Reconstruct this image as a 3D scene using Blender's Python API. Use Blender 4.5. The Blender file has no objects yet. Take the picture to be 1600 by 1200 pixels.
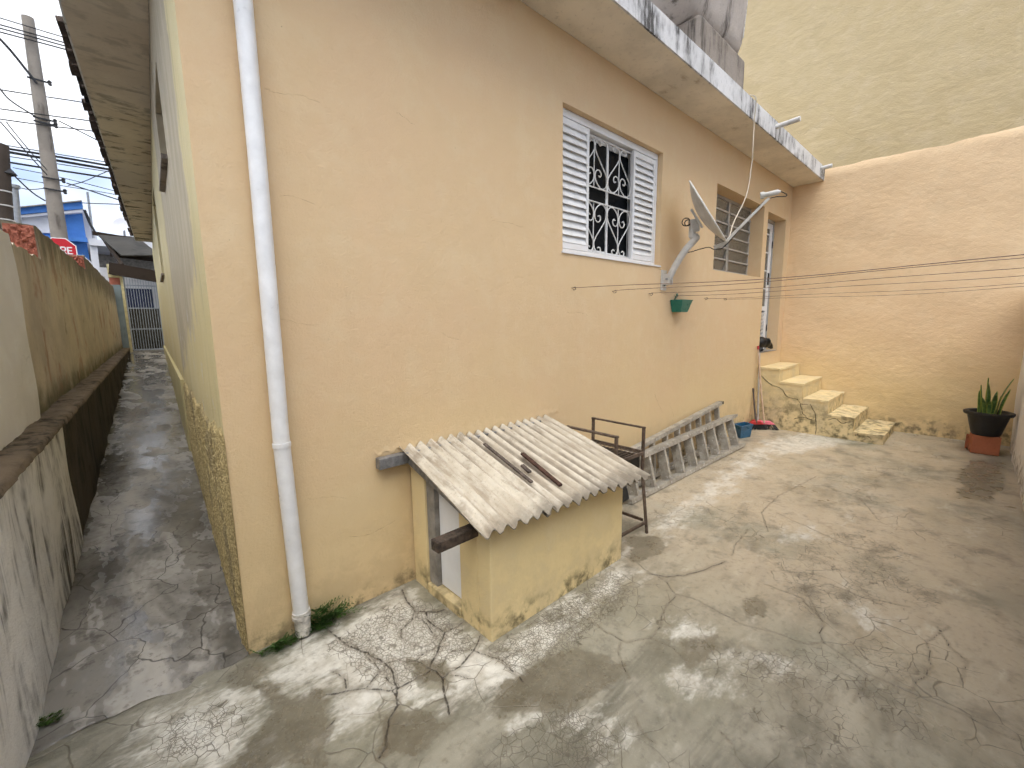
import bpy, bmesh, math, random
import numpy as np
from mathutils import Vector, Matrix
random.seed(7); np.random.seed(7)
S = bpy.context.scene
COL = S.collection

# ------------------------------------------------------------------ camera
YAW, PITCH, ROLL = 0.7483, -0.1456, -0.0140
CAM = np.array([-0.3116, -2.1406, 1.5028]); FPX = 671.96
_fw = np.array([math.sin(YAW)*math.cos(PITCH), math.cos(YAW)*math.cos(PITCH), math.sin(PITCH)])
_rt = np.array([math.cos(YAW), -math.sin(YAW), 0.0]); _up = np.cross(_rt, _fw)
RT = math.cos(ROLL)*_rt + math.sin(ROLL)*_up
UP = -math.sin(ROLL)*_rt + math.cos(ROLL)*_up
FW = _fw
cd = bpy.data.cameras.new('camera'); cam = bpy.data.objects.new('camera', cd); COL.objects.link(cam)
M = Matrix.Identity(4)
for i in range(3):
    M[i][0] = RT[i]; M[i][1] = UP[i]; M[i][2] = -FW[i]; M[i][3] = CAM[i]
cam.matrix_world = M
cd.sensor_fit = 'HORIZONTAL'; cd.sensor_width = 36.0; cd.lens = 36.0*FPX/1600.0
cd.clip_start = 0.02; cd.clip_end = 500.0
S.camera = cam

def ray(px, py):
    return FW + RT*((px-800)/FPX) - UP*((py-600)/FPX)
def on(px, py, n, d):            # where the line of sight meets the plane n.X = d
    n = np.array(n, float); r = ray(px, py)
    return CAM + r*((d - n@CAM)/(n@r))
def atY(px, py, y): return on(px, py, (0,1,0), y)

# ------------------------------------------------------------------ sky, sun, exposure
SUN_EL, SUN_AZ = math.radians(64), math.radians(220)      # azimuth clockwise from +Y
W = bpy.data.worlds.new('World'); S.world = W; W.use_nodes = True
wt = W.node_tree; wt.nodes.clear()
def wn(t): return wt.nodes.new(t)
sky = wn('ShaderNodeTexSky'); sky.sky_type = 'NISHITA'; sky.sun_disc = False
sky.sun_elevation = SUN_EL; sky.sun_rotation = SUN_AZ; sky.air_density = 1.0; sky.dust_density = 2.0
tc = wn('ShaderNodeTexCoord'); mp = wn('ShaderNodeMapping'); mp.inputs['Scale'].default_value = (1.0, 1.0, 2.2)
nz = wn('ShaderNodeTexNoise'); nz.inputs['Scale'].default_value = 2.6; nz.inputs['Detail'].default_value = 3; nz.inputs['Roughness'].default_value = .6
rp = wn('ShaderNodeValToRGB')
rp.color_ramp.elements[0].position = .34; rp.color_ramp.elements[0].color = (.60,.60,.60,1)
rp.color_ramp.elements[1].position = .62; rp.color_ramp.elements[1].color = (1,1,1,1)
nz2 = wn('ShaderNodeTexNoise'); nz2.inputs['Scale'].default_value = 5.0; nz2.inputs['Detail'].default_value = 2
cr = wn('ShaderNodeValToRGB')
cr.color_ramp.elements[0].position = .40; cr.color_ramp.elements[0].color = (4.6,5.8,8.4,1)
cr.color_ramp.elements[1].position = .60; cr.color_ramp.elements[1].color = (9.6,9.8,10.2,1)
mx = wn('ShaderNodeMix'); mx.data_type = 'RGBA'
bg = wn('ShaderNodeBackground'); bg.inputs['Strength'].default_value = 0.075
wo = wn('ShaderNodeOutputWorld')
L = wt.links.new
L(tc.outputs['Generated'], mp.inputs['Vector']); L(mp.outputs[0], nz.inputs['Vector']); L(mp.outputs[0], nz2.inputs['Vector'])
L(nz.outputs['Fac'], rp.inputs[0]); L(nz2.outputs['Fac'], cr.inputs[0])
L(rp.outputs[0], mx.inputs[0]); L(sky.outputs[0], mx.inputs[6]); L(cr.outputs[0], mx.inputs[7])
L(mx.outputs[2], bg.inputs[0]); L(bg.outputs[0], wo.inputs[0])
sl = bpy.data.lights.new('sun', 'SUN'); sl.energy = 1.5; sl.angle = math.radians(50); sl.color = (1.0,.965,.9)
so = bpy.data.objects.new('sun', sl); COL.objects.link(so)
sd_ = Vector((math.sin(SUN_AZ)*math.cos(SUN_EL), math.cos(SUN_AZ)*math.cos(SUN_EL), math.sin(SUN_EL)))
so.rotation_euler = (-sd_).to_track_quat('-Z', 'Y').to_euler(); so.location = (0,-4,9)
S.view_settings.view_transform = 'Standard'; S.view_settings.look = 'None'
S.view_settings.exposure = 1.15; S.view_settings.gamma = 1.0
S.cycles.max_bounces = 6; S.cycles.diffuse_bounces = 5; S.cycles.glossy_bounces = 3; S.cycles.use_denoising = True
S.cycles.use_adaptive_sampling = True; S.cycles.adaptive_threshold = 0.06; S.cycles.adaptive_min_samples = 10

# ------------------------------------------------------------------ node helpers
DMAX = 3.0
class Mt:
    def __init__(s, name, rough=.8, metal=0.0, spec=.3):
        s.m = bpy.data.materials.new(name); s.m.use_nodes = True; s.t = s.m.node_tree
        s.b = s.t.nodes['Principled BSDF']; s.b.inputs['Roughness'].default_value = rough
        s.b.inputs['Metallic'].default_value = metal; s.b.inputs['Specular IOR Level'].default_value = spec
        g = s.t.nodes.new('ShaderNodeNewGeometry'); s.pos = g.outputs['Position']
        s.geo = g; s.cache = {}
    def ln(s, a, b): s.t.links.new(a, b)
    def put(s, sock, v):
        if isinstance(v, bpy.types.NodeSocket): s.ln(v, sock)
        elif v is not None:
            if isinstance(v, (int, float)) and sock.type == 'RGBA': v = (v, v, v, 1)
            if isinstance(v, (tuple, list)) and len(v) == 3 and sock.type == 'RGBA': v = (*v, 1)
            sock.default_value = v
    def map(s, scale=(1,1,1), rot=(0,0,0), loc=(0,0,0), vec=None):
        n = s.t.nodes.new('ShaderNodeMapping'); s.ln(vec or s.pos, n.inputs[0])
        n.inputs['Scale'].default_value = scale; n.inputs['Rotation'].default_value = rot; n.inputs['Location'].default_value = loc
        return n.outputs[0]
    def noise(s, scale, detail=5, rough=.55, vec=None, dist=0.0, col=False):
        if vec is None and not col and not dist:          # share evaluations between layers
            scale = min((.85, 2.1, 4.6, 11.0, 30.0, 85.0), key=lambda q: abs(math.log(q/scale)))
            if scale in s.cache: return s.cache[scale]
            rough = .64; n = s._noise(scale, detail, rough, vec, dist, col); s.cache[scale] = n; return n
        return s._noise(scale, detail, rough, vec, dist, col)
    def _noise(s, scale, detail, rough, vec, dist, col):
        n = s.t.nodes.new('ShaderNodeTexNoise'); s.ln(vec or s.pos, n.inputs['Vector'])
        n.inputs['Scale'].default_value = scale; n.inputs['Detail'].default_value = min(detail, 4)
        n.inputs['Roughness'].default_value = rough; n.inputs['Distortion'].default_value = dist
        return n.outputs['Color' if col else 'Fac']
    def vor(s, scale, feature='DISTANCE_TO_EDGE', vec=None, rnd=1.0, out=0):
        n = s.t.nodes.new('ShaderNodeTexVoronoi'); s.ln(vec or s.pos, n.inputs['Vector'])
        n.feature = feature; n.inputs['Scale'].default_value = scale; n.inputs['Randomness'].default_value = rnd
        return n.outputs[out]
    def ramp(s, fac, *stops, interp='LINEAR'):
        n = s.t.nodes.new('ShaderNodeValToRGB'); r = n.color_ramp; r.interpolation = interp
        while len(r.elements) < len(stops): r.elements.new(.5)
        for e, (p, c) in zip(r.elements, stops):
            e.position = p; e.color = (c,c,c,1) if isinstance(c, (int,float)) else (*c, 1)
        s.put(n.inputs[0], fac); return n.outputs[0]
    def mix(s, f, a, b, mode='MIX'):
        n = s.t.nodes.new('ShaderNodeMix'); n.data_type = 'RGBA'; n.blend_type = mode
        s.put(n.inputs[0], f); s.put(n.inputs[6], a); s.put(n.inputs[7], b); return n.outputs[2]
    def mth(s, op, a, b=None, c=None, clamp=False):
        n = s.t.nodes.new('ShaderNodeMath'); n.operation = op; n.use_clamp = clamp
        s.put(n.inputs[0], a)
        if b is not None: s.put(n.inputs[1], b)
        if c is not None: s.put(n.inputs[2], c)
        return n.outputs[0]
    def sstep(s, v, lo, hi, a=0.0, b=1.0):
        n = s.t.nodes.new('ShaderNodeMapRange'); n.interpolation_type = 'SMOOTHSTEP'
        s.put(n.inputs[0], v); n.inputs[1].default_value = lo; n.inputs[2].default_value = hi
        n.inputs[3].default_value = a; n.inputs[4].default_value = b; return n.outputs[0]
    def xyz(s):
        n = s.t.nodes.new('ShaderNodeSeparateXYZ'); s.ln(s.pos, n.inputs[0]); return n.outputs
    def attr(s, name):
        n = s.t.nodes.new('ShaderNodeAttribute'); n.attribute_name = name; return n.outputs['Fac']
    def rnd(s):
        n = s.t.nodes.new('ShaderNodeObjectInfo'); return n.outputs['Random']
    def warp(s, amt, scale, vec=None):      # position shifted by noise
        c = s.noise(scale, 3, .5, vec, col=True)
        n = s.t.nodes.new('ShaderNodeVectorMath'); n.operation = 'MULTIPLY_ADD'
        s.ln(c, n.inputs[0]); n.inputs[1].default_value = (amt,)*3; s.ln(vec or s.pos, n.inputs[2]); return n.outputs[0]
    def bump(s, h, strength=.3, dist=.01, prev=None):
        n = s.t.nodes.new('ShaderNodeBump'); n.inputs['Strength'].default_value = strength; n.inputs['Distance'].default_value = dist
        s.ln(h, n.inputs['Height'])
        if prev is not None: s.ln(prev, n.inputs['Normal'])
        return n.outputs[0]
    def done(s, col, normal=None, rough=None):
        s.put(s.b.inputs['Base Color'], col)
        if normal is not None: s.ln(normal, s.b.inputs['Normal'])
        if rough is not None: s.put(s.b.inputs['Roughness'], rough)
        return s.m

MAT = {}
def simple(name, col, rough=.6, metal=0.0, var=.12, scale=14, spec=.4, bump=0.0):
    m = Mt(name, rough, metal, spec)
    n = m.noise(scale, 6, .6)
    lo = tuple(c*(1-var*1.6) for c in col); hi = tuple(min(1, c*(1+var)) for c in col)
    c = m.ramp(n, (.3, lo), (.7, hi))
    nb = m.bump(m.noise(scale*6, 4), bump, .004) if bump else None
    MAT[name] = m.done(c, nb, m.ramp(m.noise(scale*1.7, 4), (.3, max(0,rough-.12)), (.7, min(1,rough+.1))))
    return MAT[name]

def wall_paint(name, base, warm, pale, grime=1.0, z_dirt=.35, relief=.35, crack=True, stucco=90, rough=.75, trowel=0.0, lowtone=None):
    m = Mt(name, rough, 0, .25)
    big = m.noise(.9, 5, .6); mid = m.noise(3.3, 6, .62); fine = m.noise(26, 5, .65)
    c = m.mix(m.sstep(big, .36, .66), base, warm)
    c = m.mix(m.mth('MULTIPLY', m.sstep(mid, .45, .7), .65), c, pale)
    if lowtone:                       # warm bounce light painted in as a yellower tone towards the wall's foot
        zz = m.mth('ADD', m.xyz()[2], m.mth('MULTIPLY', m.mth('SUBTRACT', m.noise(1.3, 5, .6), .5), 1.3))
        c = m.mix(m.sstep(zz, .15, 1.5, .85, 0), c, lowtone)
    # faint vertical washes
    wash = m.noise(1.0, 5, .6, m.map((5.5,5.5,.35)))
    c = m.mix(m.mth('MULTIPLY', m.sstep(wash, .5, .85), .09*grime), c, tuple(x*.74 for x in base))
    c = m.mix(m.mth('MULTIPLY', m.sstep(fine, .62, .8), .22), c, tuple(x*.72 for x in base))
    # dark specks
    sp = m.vor(30, 'F1'); sn = m.noise(7, 3)
    c = m.mix(m.mth('MULTIPLY', m.mth('MULTIPLY', m.sstep(sp, .10, .04), m.sstep(sn, .58, .68)), .6*grime), c, (.12,.09,.06))
    # dirt climbing from the ground
    z = m.xyz()[2]
    zn = m.mth('ADD', z, m.mth('MULTIPLY', m.mth('SUBTRACT', m.noise(5, 6, .7), .5), .34))
    c = m.mix(m.mth('MULTIPLY', m.sstep(zn, -.02, z_dirt*.42, .9, 0), m.sstep(m.noise(13, 6, .7), .42, .66)), c, (.10,.085,.045))
    c = m.mix(m.mth('MULTIPLY', m.sstep(zn, 0, z_dirt*2.0, .35, 0), m.sstep(m.noise(4, 6, .7), .4, .6)), c, tuple(x*.6 for x in base))
    h = m.mth('ADD', m.mth('MULTIPLY', m.noise(stucco, 4, .6), .45), m.mth('MULTIPLY', m.noise(9, 6, .55), 1.0))
    if crack:
        v = m.vor(.75, vec=m.warp(.55, 2.6)); gate = m.sstep(m.noise(.8, 3), .52, .6)
        k = m.mth('MULTIPLY', m.sstep(v, .0045, .0), gate)
        c = m.mix(m.mth('MULTIPLY', k, .22), c, tuple(x*.45 for x in base))
        h = m.mth('SUBTRACT', h, m.mth('MULTIPLY', k, .25))
    n = m.bump(h, relief, .012)
    if trowel:
        tr = m.noise(1.0, 7, .62, m.map((1.2, 2.6, 5.5), (0.3,0,0)), dist=.6)
        tr2 = m.noise(2.2, 6, .6, m.map((1, 1.5, 3.2), (-.4,0,0)), dist=1.1)
        n = m.bump(m.mth('ADD', m.sstep(tr, .35, .7), tr2), trowel, .03, n)
        c = m.mix(m.mth('MULTIPLY', m.sstep(tr, .44, .40), .09), c, tuple(x*.5 for x in base))
    MAT[name] = m.done(c, n); return MAT[name]

wall_paint('peach_paint', (.605,.442,.258), (.622,.446,.268), (.63,.482,.296), lowtone=(.645,.498,.278), relief=.40, crack=False)
wall_paint('shed_paint', (.71,.575,.325), (.69,.555,.30), (.74,.61,.37), z_dirt=.42, relief=.5, stucco=120, crack=False)
wall_paint('stair_paint', (.66,.53,.29), (.67,.54,.31), (.68,.58,.40), z_dirt=1.5, relief=.7, grime=3.0)
wall_paint('rear_paint', (.70,.505,.30), (.71,.515,.312), (.73,.547,.34), z_dirt=.4, relief=.55, trowel=.07, lowtone=(.69,.53,.27), crack=False)
wall_paint('rear_upper_paint', (.55,.435,.25), (.52,.405,.225), (.58,.465,.285), relief=.5, trowel=.10, grime=1.4)
wall_paint('alley_paint', (.545,.475,.255), (.50,.435,.225), (.58,.52,.31), relief=.25, grime=1.3)
wall_paint('white_wall_paint', (.80,.77,.735), (.76,.73,.69), (.84,.82,.79), relief=.4, z_dirt=.5, stucco=140)
wall_paint('cream_house_paint', (.66,.64,.60), (.60,.58,.54), (.72,.70,.66), relief=.2, crack=False)

# house alley wall with its big grey unpainted patch near the corner
def alley_wall():
    m = Mt('alley_wall_finish', .8, 0, .25)
    base = m.mix(m.sstep(m.noise(1.3, 5), .35, .65), (.62,.52,.28), (.64,.55,.32))
    base = m.mix(m.mth('MULTIPLY', m.sstep(m.noise(2, 6, .7, m.map((6,6,.4))), .5, .75), .5), base, (.36,.32,.18))
    X = m.xyz(); jit = m.mth('MULTIPLY', m.mth('SUBTRACT', m.noise(3.2, 7, .7), .5), .75)
    yy = m.mth('ADD', X[1], m.mth('MULTIPLY', jit, .8)); zz = m.mth('ADD', X[2], jit)
    line = m.mth('ADD', zz, m.mth('MULTIPLY', yy, .25))
    k = m.mth('MULTIPLY', m.mth('MULTIPLY', m.sstep(yy, .40, .48), m.sstep(yy, 3.5, 3.1)), m.sstep(line, 1.75, 1.95))
    grey = m.mix(m.sstep(m.noise(2.3, 6, .65, m.map((3,3,.7))), .35, .7), (.42,.355,.245), (.52,.445,.315))
    c = m.mix(k, base, grey)
    k2 = m.mth('MULTIPLY', m.sstep(m.noise(4.5, 7, .75), .63, .66), m.sstep(X[2], 1.9, 1.2))
    c = m.mix(m.mth('MULTIPLY', k2, .8), c, (.62,.60,.57))
    zn = m.mth('ADD', X[2], m.mth('MULTIPLY', m.noise(4, 6, .7), .6))
    c = m.mix(m.sstep(zn, .5, 1.4, .35, 0), c, (.30,.24,.13))
    n = m.bump(m.mth('ADD', m.noise(80, 4), m.mth('MULTIPLY', m.noise(8, 6), 1.5)), .35, .012)
    n = m.bump(m.mth('MULTIPLY', k, -1.0), .5, .006, n)
    MAT['alley_wall_finish'] = m.done(c, n)
alley_wall()

def roughcast():
    m = Mt('roughcast', .85, 0, .3)
    c = m.mix(m.sstep(m.noise(60, 4, .7), .4, .6), (.36,.275,.12), (.64,.51,.26))
    k = m.mth('MULTIPLY', m.sstep(m.noise(3, 6, .7, m.map((2,1.5,.6))), .5, .62), 1.0)
    c = m.mix(m.mth('MULTIPLY', k, .55), c, (.17,.14,.09))
    h = m.noise(55, 5, .7)
    MAT['roughcast'] = m.done(c, m.bump(h, 1.0, .02))
roughcast()

def grimy(name, base, dark, amt=.5, streak=(9,9,.5), moss=None, red=None, rough=.85, relief=.45, top=None):
    m = Mt(name, rough, 0, .25)
    c = m.mix(m.sstep(m.noise(2.1, 6, .65), .35, .68), base, tuple(x*.8 for x in base))
    st = m.noise(1.0, 8, .72, m.map(streak)); pt = m.noise(2.6, 6, .68)
    k = m.mth('MULTIPLY', m.sstep(st, .62-.22*amt, .70-.1*amt), m.sstep(pt, .60-.25*amt, .70-.1*amt))
    c = m.mix(m.mth('MULTIPLY', k, .92), c, dark)
    fine = m.noise(38, 6, .75)
    c = m.mix(m.mth('MULTIPLY', m.sstep(fine, .55, .75), .4), c, tuple(x*.5 for x in base))
    if red:
        rr = m.mth('MULTIPLY', m.sstep(m.noise(1.0, 6, .6, m.map((2.2,2.2,1.3), loc=(3,1,0))), .54, .60), m.sstep(m.noise(6, 5), .42, .55))
        c = m.mix(m.mth('MULTIPLY', rr, .5), c, red)
    if moss:
        z = m.xyz()[2]; zn = m.mth('ADD', z, m.mth('MULTIPLY', m.mth('SUBTRACT', m.noise(3.5, 6, .7), .5), .35))
        c = m.mix(m.mth('MULTIPLY', m.sstep(zn, moss[1]+.25, moss[1]-.05), .85), c, moss[0])
    if top:
        z = m.xyz()[2]; zn = m.mth('ADD', z, m.mth('MULTIPLY', m.mth('SUBTRACT', m.noise(4, 7, .75, m.map((2,2,.5))), .5), .9))
        c = m.mix(m.mth('MULTIPLY', m.sstep(zn, top-.35, top+.1), .8), c, dark)
    h = m.mth('ADD', m.noise(60, 5, .65), m.mth('MULTIPLY', m.noise(11, 6, .6), 1.6))
    MAT[name] = m.done(c, m.bump(h, relief, .015)); return MAT[name]
grimy('old_plaster', (.60,.515,.385), (.11,.092,.062), .30, red=(.36,.17,.11), moss=((.07,.07,.03), .93), top=2.24, streak=(2.0,2.0,.9))
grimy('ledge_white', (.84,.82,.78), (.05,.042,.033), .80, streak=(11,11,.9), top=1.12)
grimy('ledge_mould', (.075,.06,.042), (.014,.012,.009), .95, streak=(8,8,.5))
grimy('ledge_top', (.20,.15,.10), (.03,.025,.016), .9, streak=(14,11,14), relief=.8)
grimy('fascia_white', (.70,.69,.685), (.05,.045,.04), .80, streak=(11,11,2.2), relief=.6)
grimy('soffit_plaster', (.76,.69,.57), (.42,.35,.26), .30, streak=(2.0,4,3), relief=.25)
def soffit_mould():
    m = Mt('soffit_mould', .85, 0, .25); X = m.xyz()
    c = m.mix(m.sstep(m.noise(2.1), .35, .65), (.62,.53,.41), (.68,.60,.48))
    st = m._noise(1.0, 4, .66, m.map((2.2,5.5,3)), 0, False)
    far = m.sstep(m.mth('ADD', X[1], m.mth('MULTIPLY', m.noise(.85), 1.5)), 2.6, 5.5, .25, 1.0)
    k = m.mth('MULTIPLY', m.mth('MULTIPLY', m.sstep(st, .48, .60), m.sstep(m.noise(4.6), .40, .54)), far)
    c = m.mix(m.mth('MULTIPLY', k, .9), c, (.10,.08,.05))
    c = m.mix(m.mth('MULTIPLY', m.sstep(m.noise(30), .55, .75), .3), c, (.36,.30,.21))
    MAT['soffit_mould'] = m.done(c, m.bump(m.noise(85), .3, .008))
soffit_mould()
grimy('tank_cement', (.55,.49,.44), (.09,.075,.065), .62, streak=(6,6,.6))
grimy('block_cement', (.32,.275,.235), (.07,.06,.05), .75, streak=(14,14,1.2))
grimy('pole_concrete', (.30,.265,.225), (.12,.10,.085), .4, streak=(6,6,.5))
grimy('pole_timber', (.075,.058,.046), (.04,.033,.028), .5, streak=(14,14,.5))
grimy('gatepost_blue', (.24,.29,.30), (.07,.065,.05), .5)
grimy('raw_brick', (.42,.145,.095), (.20,.06,.04), .5, streak=(9,9,9), relief=1.0)
grimy('street_asphalt', (.07,.068,.065), (.04,.04,.04), .4, streak=(3,3,3))
grimy('clay_tile', (.085,.06,.045), (.012,.011,.010), .75, streak=(9,9,9), relief=.8)
grimy('dark_sheet', (.055,.05,.042), (.012,.011,.010), .6, streak=(3,3,3))
grimy('porch_beam', (.035,.024,.017), (.010,.008,.006), .5, streak=(9,3,9))
grimy('terracotta', (.44,.15,.075), (.09,.06,.03), .38, streak=(12,12,12), relief=.35)

def asbestos():
    m = Mt('asbestos_cement', .9, 0, .2)
    c = m.mix(m.sstep(m.noise(4, 6, .65), .35, .65), (.45,.395,.31), (.60,.55,.455))
    sx = m.noise(1.0, 7, .7, m.map((26, 3.0, 3.0)))
    c = m.mix(m.mth('MULTIPLY', m.sstep(sx, .48, .68), .75), c, (.30,.245,.18))
    c = m.mix(m.mth('MULTIPLY', m.sstep(m.noise(7, 7, .75), .56, .70), .6), c, (.22,.175,.125))
    c = m.mix(m.mth('MULTIPLY', m.sstep(m.noise(70, 5, .7), .55, .7), .5), c, (.26,.22,.17))
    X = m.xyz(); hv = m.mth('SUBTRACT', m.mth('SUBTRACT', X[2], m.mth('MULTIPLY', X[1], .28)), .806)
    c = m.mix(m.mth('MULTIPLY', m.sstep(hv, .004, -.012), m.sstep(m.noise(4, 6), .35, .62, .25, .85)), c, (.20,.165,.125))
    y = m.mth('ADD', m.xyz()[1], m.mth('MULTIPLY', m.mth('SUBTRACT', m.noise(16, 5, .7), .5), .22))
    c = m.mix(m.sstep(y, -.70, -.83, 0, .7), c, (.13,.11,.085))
    MAT['asbestos_cement'] = m.done(c, m.bump(m.noise(120, 5, .7), .5, .006))
asbestos()

def concrete_floor():
    m = Mt('yard_concrete', .5, 0, .45)
    pale, wet, crk, crz = (m.attr(a) for a in ('pale', 'wet', 'crk', 'crz'))
    X = m.xyz()
    st = m.map((1.0, 2.6, 1.0), (0,0,.42))            # broom sweeps
    sw = m._noise(1.7, 5, .68, st, .5, False); big = m.noise(.75, 5, .6); mid = m.noise(3.6, 7, .68); fine = m.noise(42, 6, .7)
    c = m.mix(m.sstep(sw, .34, .66), (.138,.128,.096), (.32,.296,.233))
    c = m.mix(m.mth('MULTIPLY', m.sstep(big, .42, .62), .6), c, (.215,.205,.148))                 # greenish film
    c = m.mix(m.mth('MULTIPLY', m.sstep(X[0], 1.0, 3.0), m.mth('MULTIPLY', m.sstep(m.noise(1.1, 5, .6, m.map(loc=(4,2,0))), .30, .55), .8)), c, (.42,.345,.245))  # ochre dust, also lightened in colour to stand in for light at right
    c = m.mix(m.mth('MULTIPLY', m.sstep(mid, .50, .72), .6), c, (.11,.098,.072))
    c = m.mix(m.mth('MULTIPLY', m.sstep(m.noise(2.4, 8, .72, m.map((1,2.4,1), (0,0,.42), (7,3,0))), .58, .72), .6), c, (.46,.42,.34))
    # pale lime bloom
    e = m.mth('ADD', pale, m.mth('MULTIPLY', m.mth('SUBTRACT', m._noise(5.0, 6, .74, m.map((1,2.2,1),(0,0,.42)), 0, False), .5), .62))
    kp = m.mth('MULTIPLY', m.sstep(e, -.06, .12), m.sstep(X[0], 1.2, 2.6, 1.0, .62))
    pc = m.mix(m.sstep(m.noise(11, 7, .7), .35, .65), (.47,.44,.375), (.64,.62,.555))
    pc = m.mix(m.mth('MULTIPLY', m.sstep(m.noise(5, 6, .7), .55, .7), .55), pc, (.36,.33,.27))
    c = m.mix(m.mth('MULTIPLY', kp, .92), c, pc)
    # crazing: fine map cracks
    wv = m.warp(.03, 9)
    v1 = m.vor(26, vec=wv); v2 = m.vor(64, vec=wv); v3 = m.vor(6.5, vec=m.warp(.12, 4))
    cz = m.mth('ADD', crz, m.mth('MULTIPLY', m.mth('SUBTRACT', m.noise(5.5, 6, .65), .5), 1.5))
    l1 = m.mth('MULTIPLY', m.sstep(v1, .050, .014), m.sstep(cz, .42, .62))
    l2 = m.mth('MULTIPLY', m.sstep(v2, .10, .03), m.sstep(cz, .66, .86))
    l3 = m.mth('MULTIPLY', m.sstep(v3, .020, .004), m.sstep(m.noise(1.3, 4, .6, m.map(loc=(9,9,0))), .50, .58))
    lines = m.mth('MAXIMUM', m.mth('MULTIPLY', m.mth('MAXIMUM', l1, l2), .72), m.mth('MULTIPLY', l3, .62))
    c = m.mix(lines, c, (.085,.07,.048))
    # wet film
    ew = m.mth('ADD', wet, m.mth('MULTIPLY', m.mth('SUBTRACT', m.noise(5.2, 7, .68, m.map(loc=(2,5,0))), .5), .22))
    kw = m.sstep(ew, -.012, .02)
    c = m.mix(m.mth('MULTIPLY', kw, .74), c, m.mix(m.sstep(mid, .4, .6), (.105,.088,.058), (.155,.135,.095)))
    # big structural cracks with dirt halo
    wob = m.mth('MULTIPLY', m.mth('SUBTRACT', m.noise(34, 4, .6), .5), .016)
    cw = m.mth('ADD', crk, wob)
    c = m.mix(m.mth('MULTIPLY', m.sstep(cw, .030, .004), .42), c, (.14,.115,.08))
    k = m.mth('MULTIPLY', m.sstep(cw, .0055, .0015), m.sstep(m.noise(4.6), .30, .45, .35, 1.0))
    c = m.mix(m.mth('MULTIPLY', k, .92), c, (.035,.028,.02))
    c = m.mix(m.mth('MULTIPLY', m.sstep(fine, .50, .74), .40), c, (.095,.083,.06))
    c = m.mix(m.mth('MULTIPLY', m.sstep(m.noise(85), .56, .76), .26), c, (.46,.42,.34))
    sp = m.vor(20, 'F1'); c = m.mix(m.mth('MULTIPLY', m.mth('MULTIPLY', m.sstep(sp, .09, .03), m.sstep(m.noise(6,3), .55,.62)), .7), c, (.05,.045,.03))
    r = m.mix(kp, m.ramp(m.noise(2.2, 6, .65), (.3, .26), (.7, .58)), .8)
    r = m.mix(kw, r, m.ramp(m.noise(9, 5), (.3, .16), (.7, .42)))
    h = m.mth('ADD', m.mth('MULTIPLY', m.noise(95, 4, .65), .4), m.mth('ADD', m.mth('MULTIPLY', sw, .9), m.mth('MULTIPLY', m.noise(14, 6, .65), .6)))
    h = m.mth('SUBTRACT', h, m.mth('MULTIPLY', m.mth('MAXIMUM', k, m.mth('MULTIPLY', lines, .5)), 1.3))
    n = m.bump(h, .35, .012)
    MAT['yard_concrete'] = m.done(c, n, r)
concrete_floor()

def alley_floor_mat():
    m = Mt('alley_concrete', .45, 0, .5)
    c = m.mix(m.sstep(m.noise(2.4, 7, .68, m.map((1,.55,1)), dist=.6), .33, .66), (.12,.11,.092), (.42,.39,.345))
    c = m.mix(m.mth('MULTIPLY', m.sstep(m.noise(3.4, 7, .7, m.map((1,.8,1), loc=(5,1,0))), .56, .60), .7), c, (.38,.36,.325))
    c = m.mix(m.mth('MULTIPLY', m.sstep(m.noise(9, 7, .74), .55, .68), .6), c, (.045,.04,.032))
    c = m.mix(m.mth('MULTIPLY', m.sstep(m.noise(48, 5, .7), .55, .72), .4), c, (.05,.045,.036))
    v = m.vor(3.2, vec=m.warp(.25, 3.5)); c = m.mix(m.mth('MULTIPLY', m.sstep(v, .012, .002), .8), c, (.025,.022,.018))
    w = m.sstep(m.noise(2.1, 6, .65, m.map((1.6,.7,1), loc=(1.2,3,0))), .42, .52)
    r = m.mix(w, (.62,)*3, m.ramp(m.noise(14, 5), (.3, .03), (.7, .16)))
    h = m.mth('ADD', m.mth('MULTIPLY', m.noise(90, 4, .65), .3), m.mth('ADD', m.noise(5, 6, .6), m.mth('MULTIPLY', m.noise(22, 6, .68), .8)))
    c = m.mix(m.mth('MULTIPLY', w, .45), c, (.06,.054,.045))
    MAT['alley_concrete'] = m.done(c, m.bump(h, .17, .010), r)
alley_floor_mat()

simple('pvc_white', (.72,.72,.715), .38, var=.07, scale=9, spec=.5)
simple('pvc_dirty', (.58,.55,.50), .5, var=.3, scale=24)
simple('white_aluminium', (.70,.70,.70), .38, var=.05, scale=6, spec=.5)
simple('white_slat', (.72,.715,.705), .42, var=.08, scale=10)
simple('grey_aluminium', (.42,.43,.43), .38, metal=.35, var=.1)
simple('grille_white', (.66,.65,.63), .45, var=.1, scale=30)
simple('steel_frame', (.36,.335,.295), .55, var=.15, scale=20)
simple('frosted_glass', (.125,.115,.092), .28, var=.15, scale=30, spec=.5, bump=.25)
simple('door_white', (.74,.75,.76), .5, var=.05, scale=4)
simple('grey_concrete', (.27,.25,.22), .85, var=.25, scale=18, bump=.4)
simple('dark_channel', (.23,.225,.22), .5, metal=.4, var=.3, scale=30)
simple('old_timber', (.07,.05,.036), .85, var=.5, scale=40, bump=.9)
simple('stick_wood', (.105,.08,.066), .85, var=.4, scale=40, bump=.6)
simple('stick_rust', (.065,.03,.02), .85, var=.5, scale=40, bump=.6)
simple('rust_steel', (.115,.082,.06), .75, metal=.2, var=.4, scale=40, bump=.5)
simple('dish_grey', (.52,.50,.46), .5, var=.15, scale=9)
simple('dish_face', (.58,.57,.54), .5, var=.08, scale=9)
simple('black_rubber', (.018,.018,.018), .6, var=.3)
simple('cream_cable', (.58,.52,.42), .5, var=.1)
simple('line_wire', (.20,.125,.085), .6, var=.2, scale=60)
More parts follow.
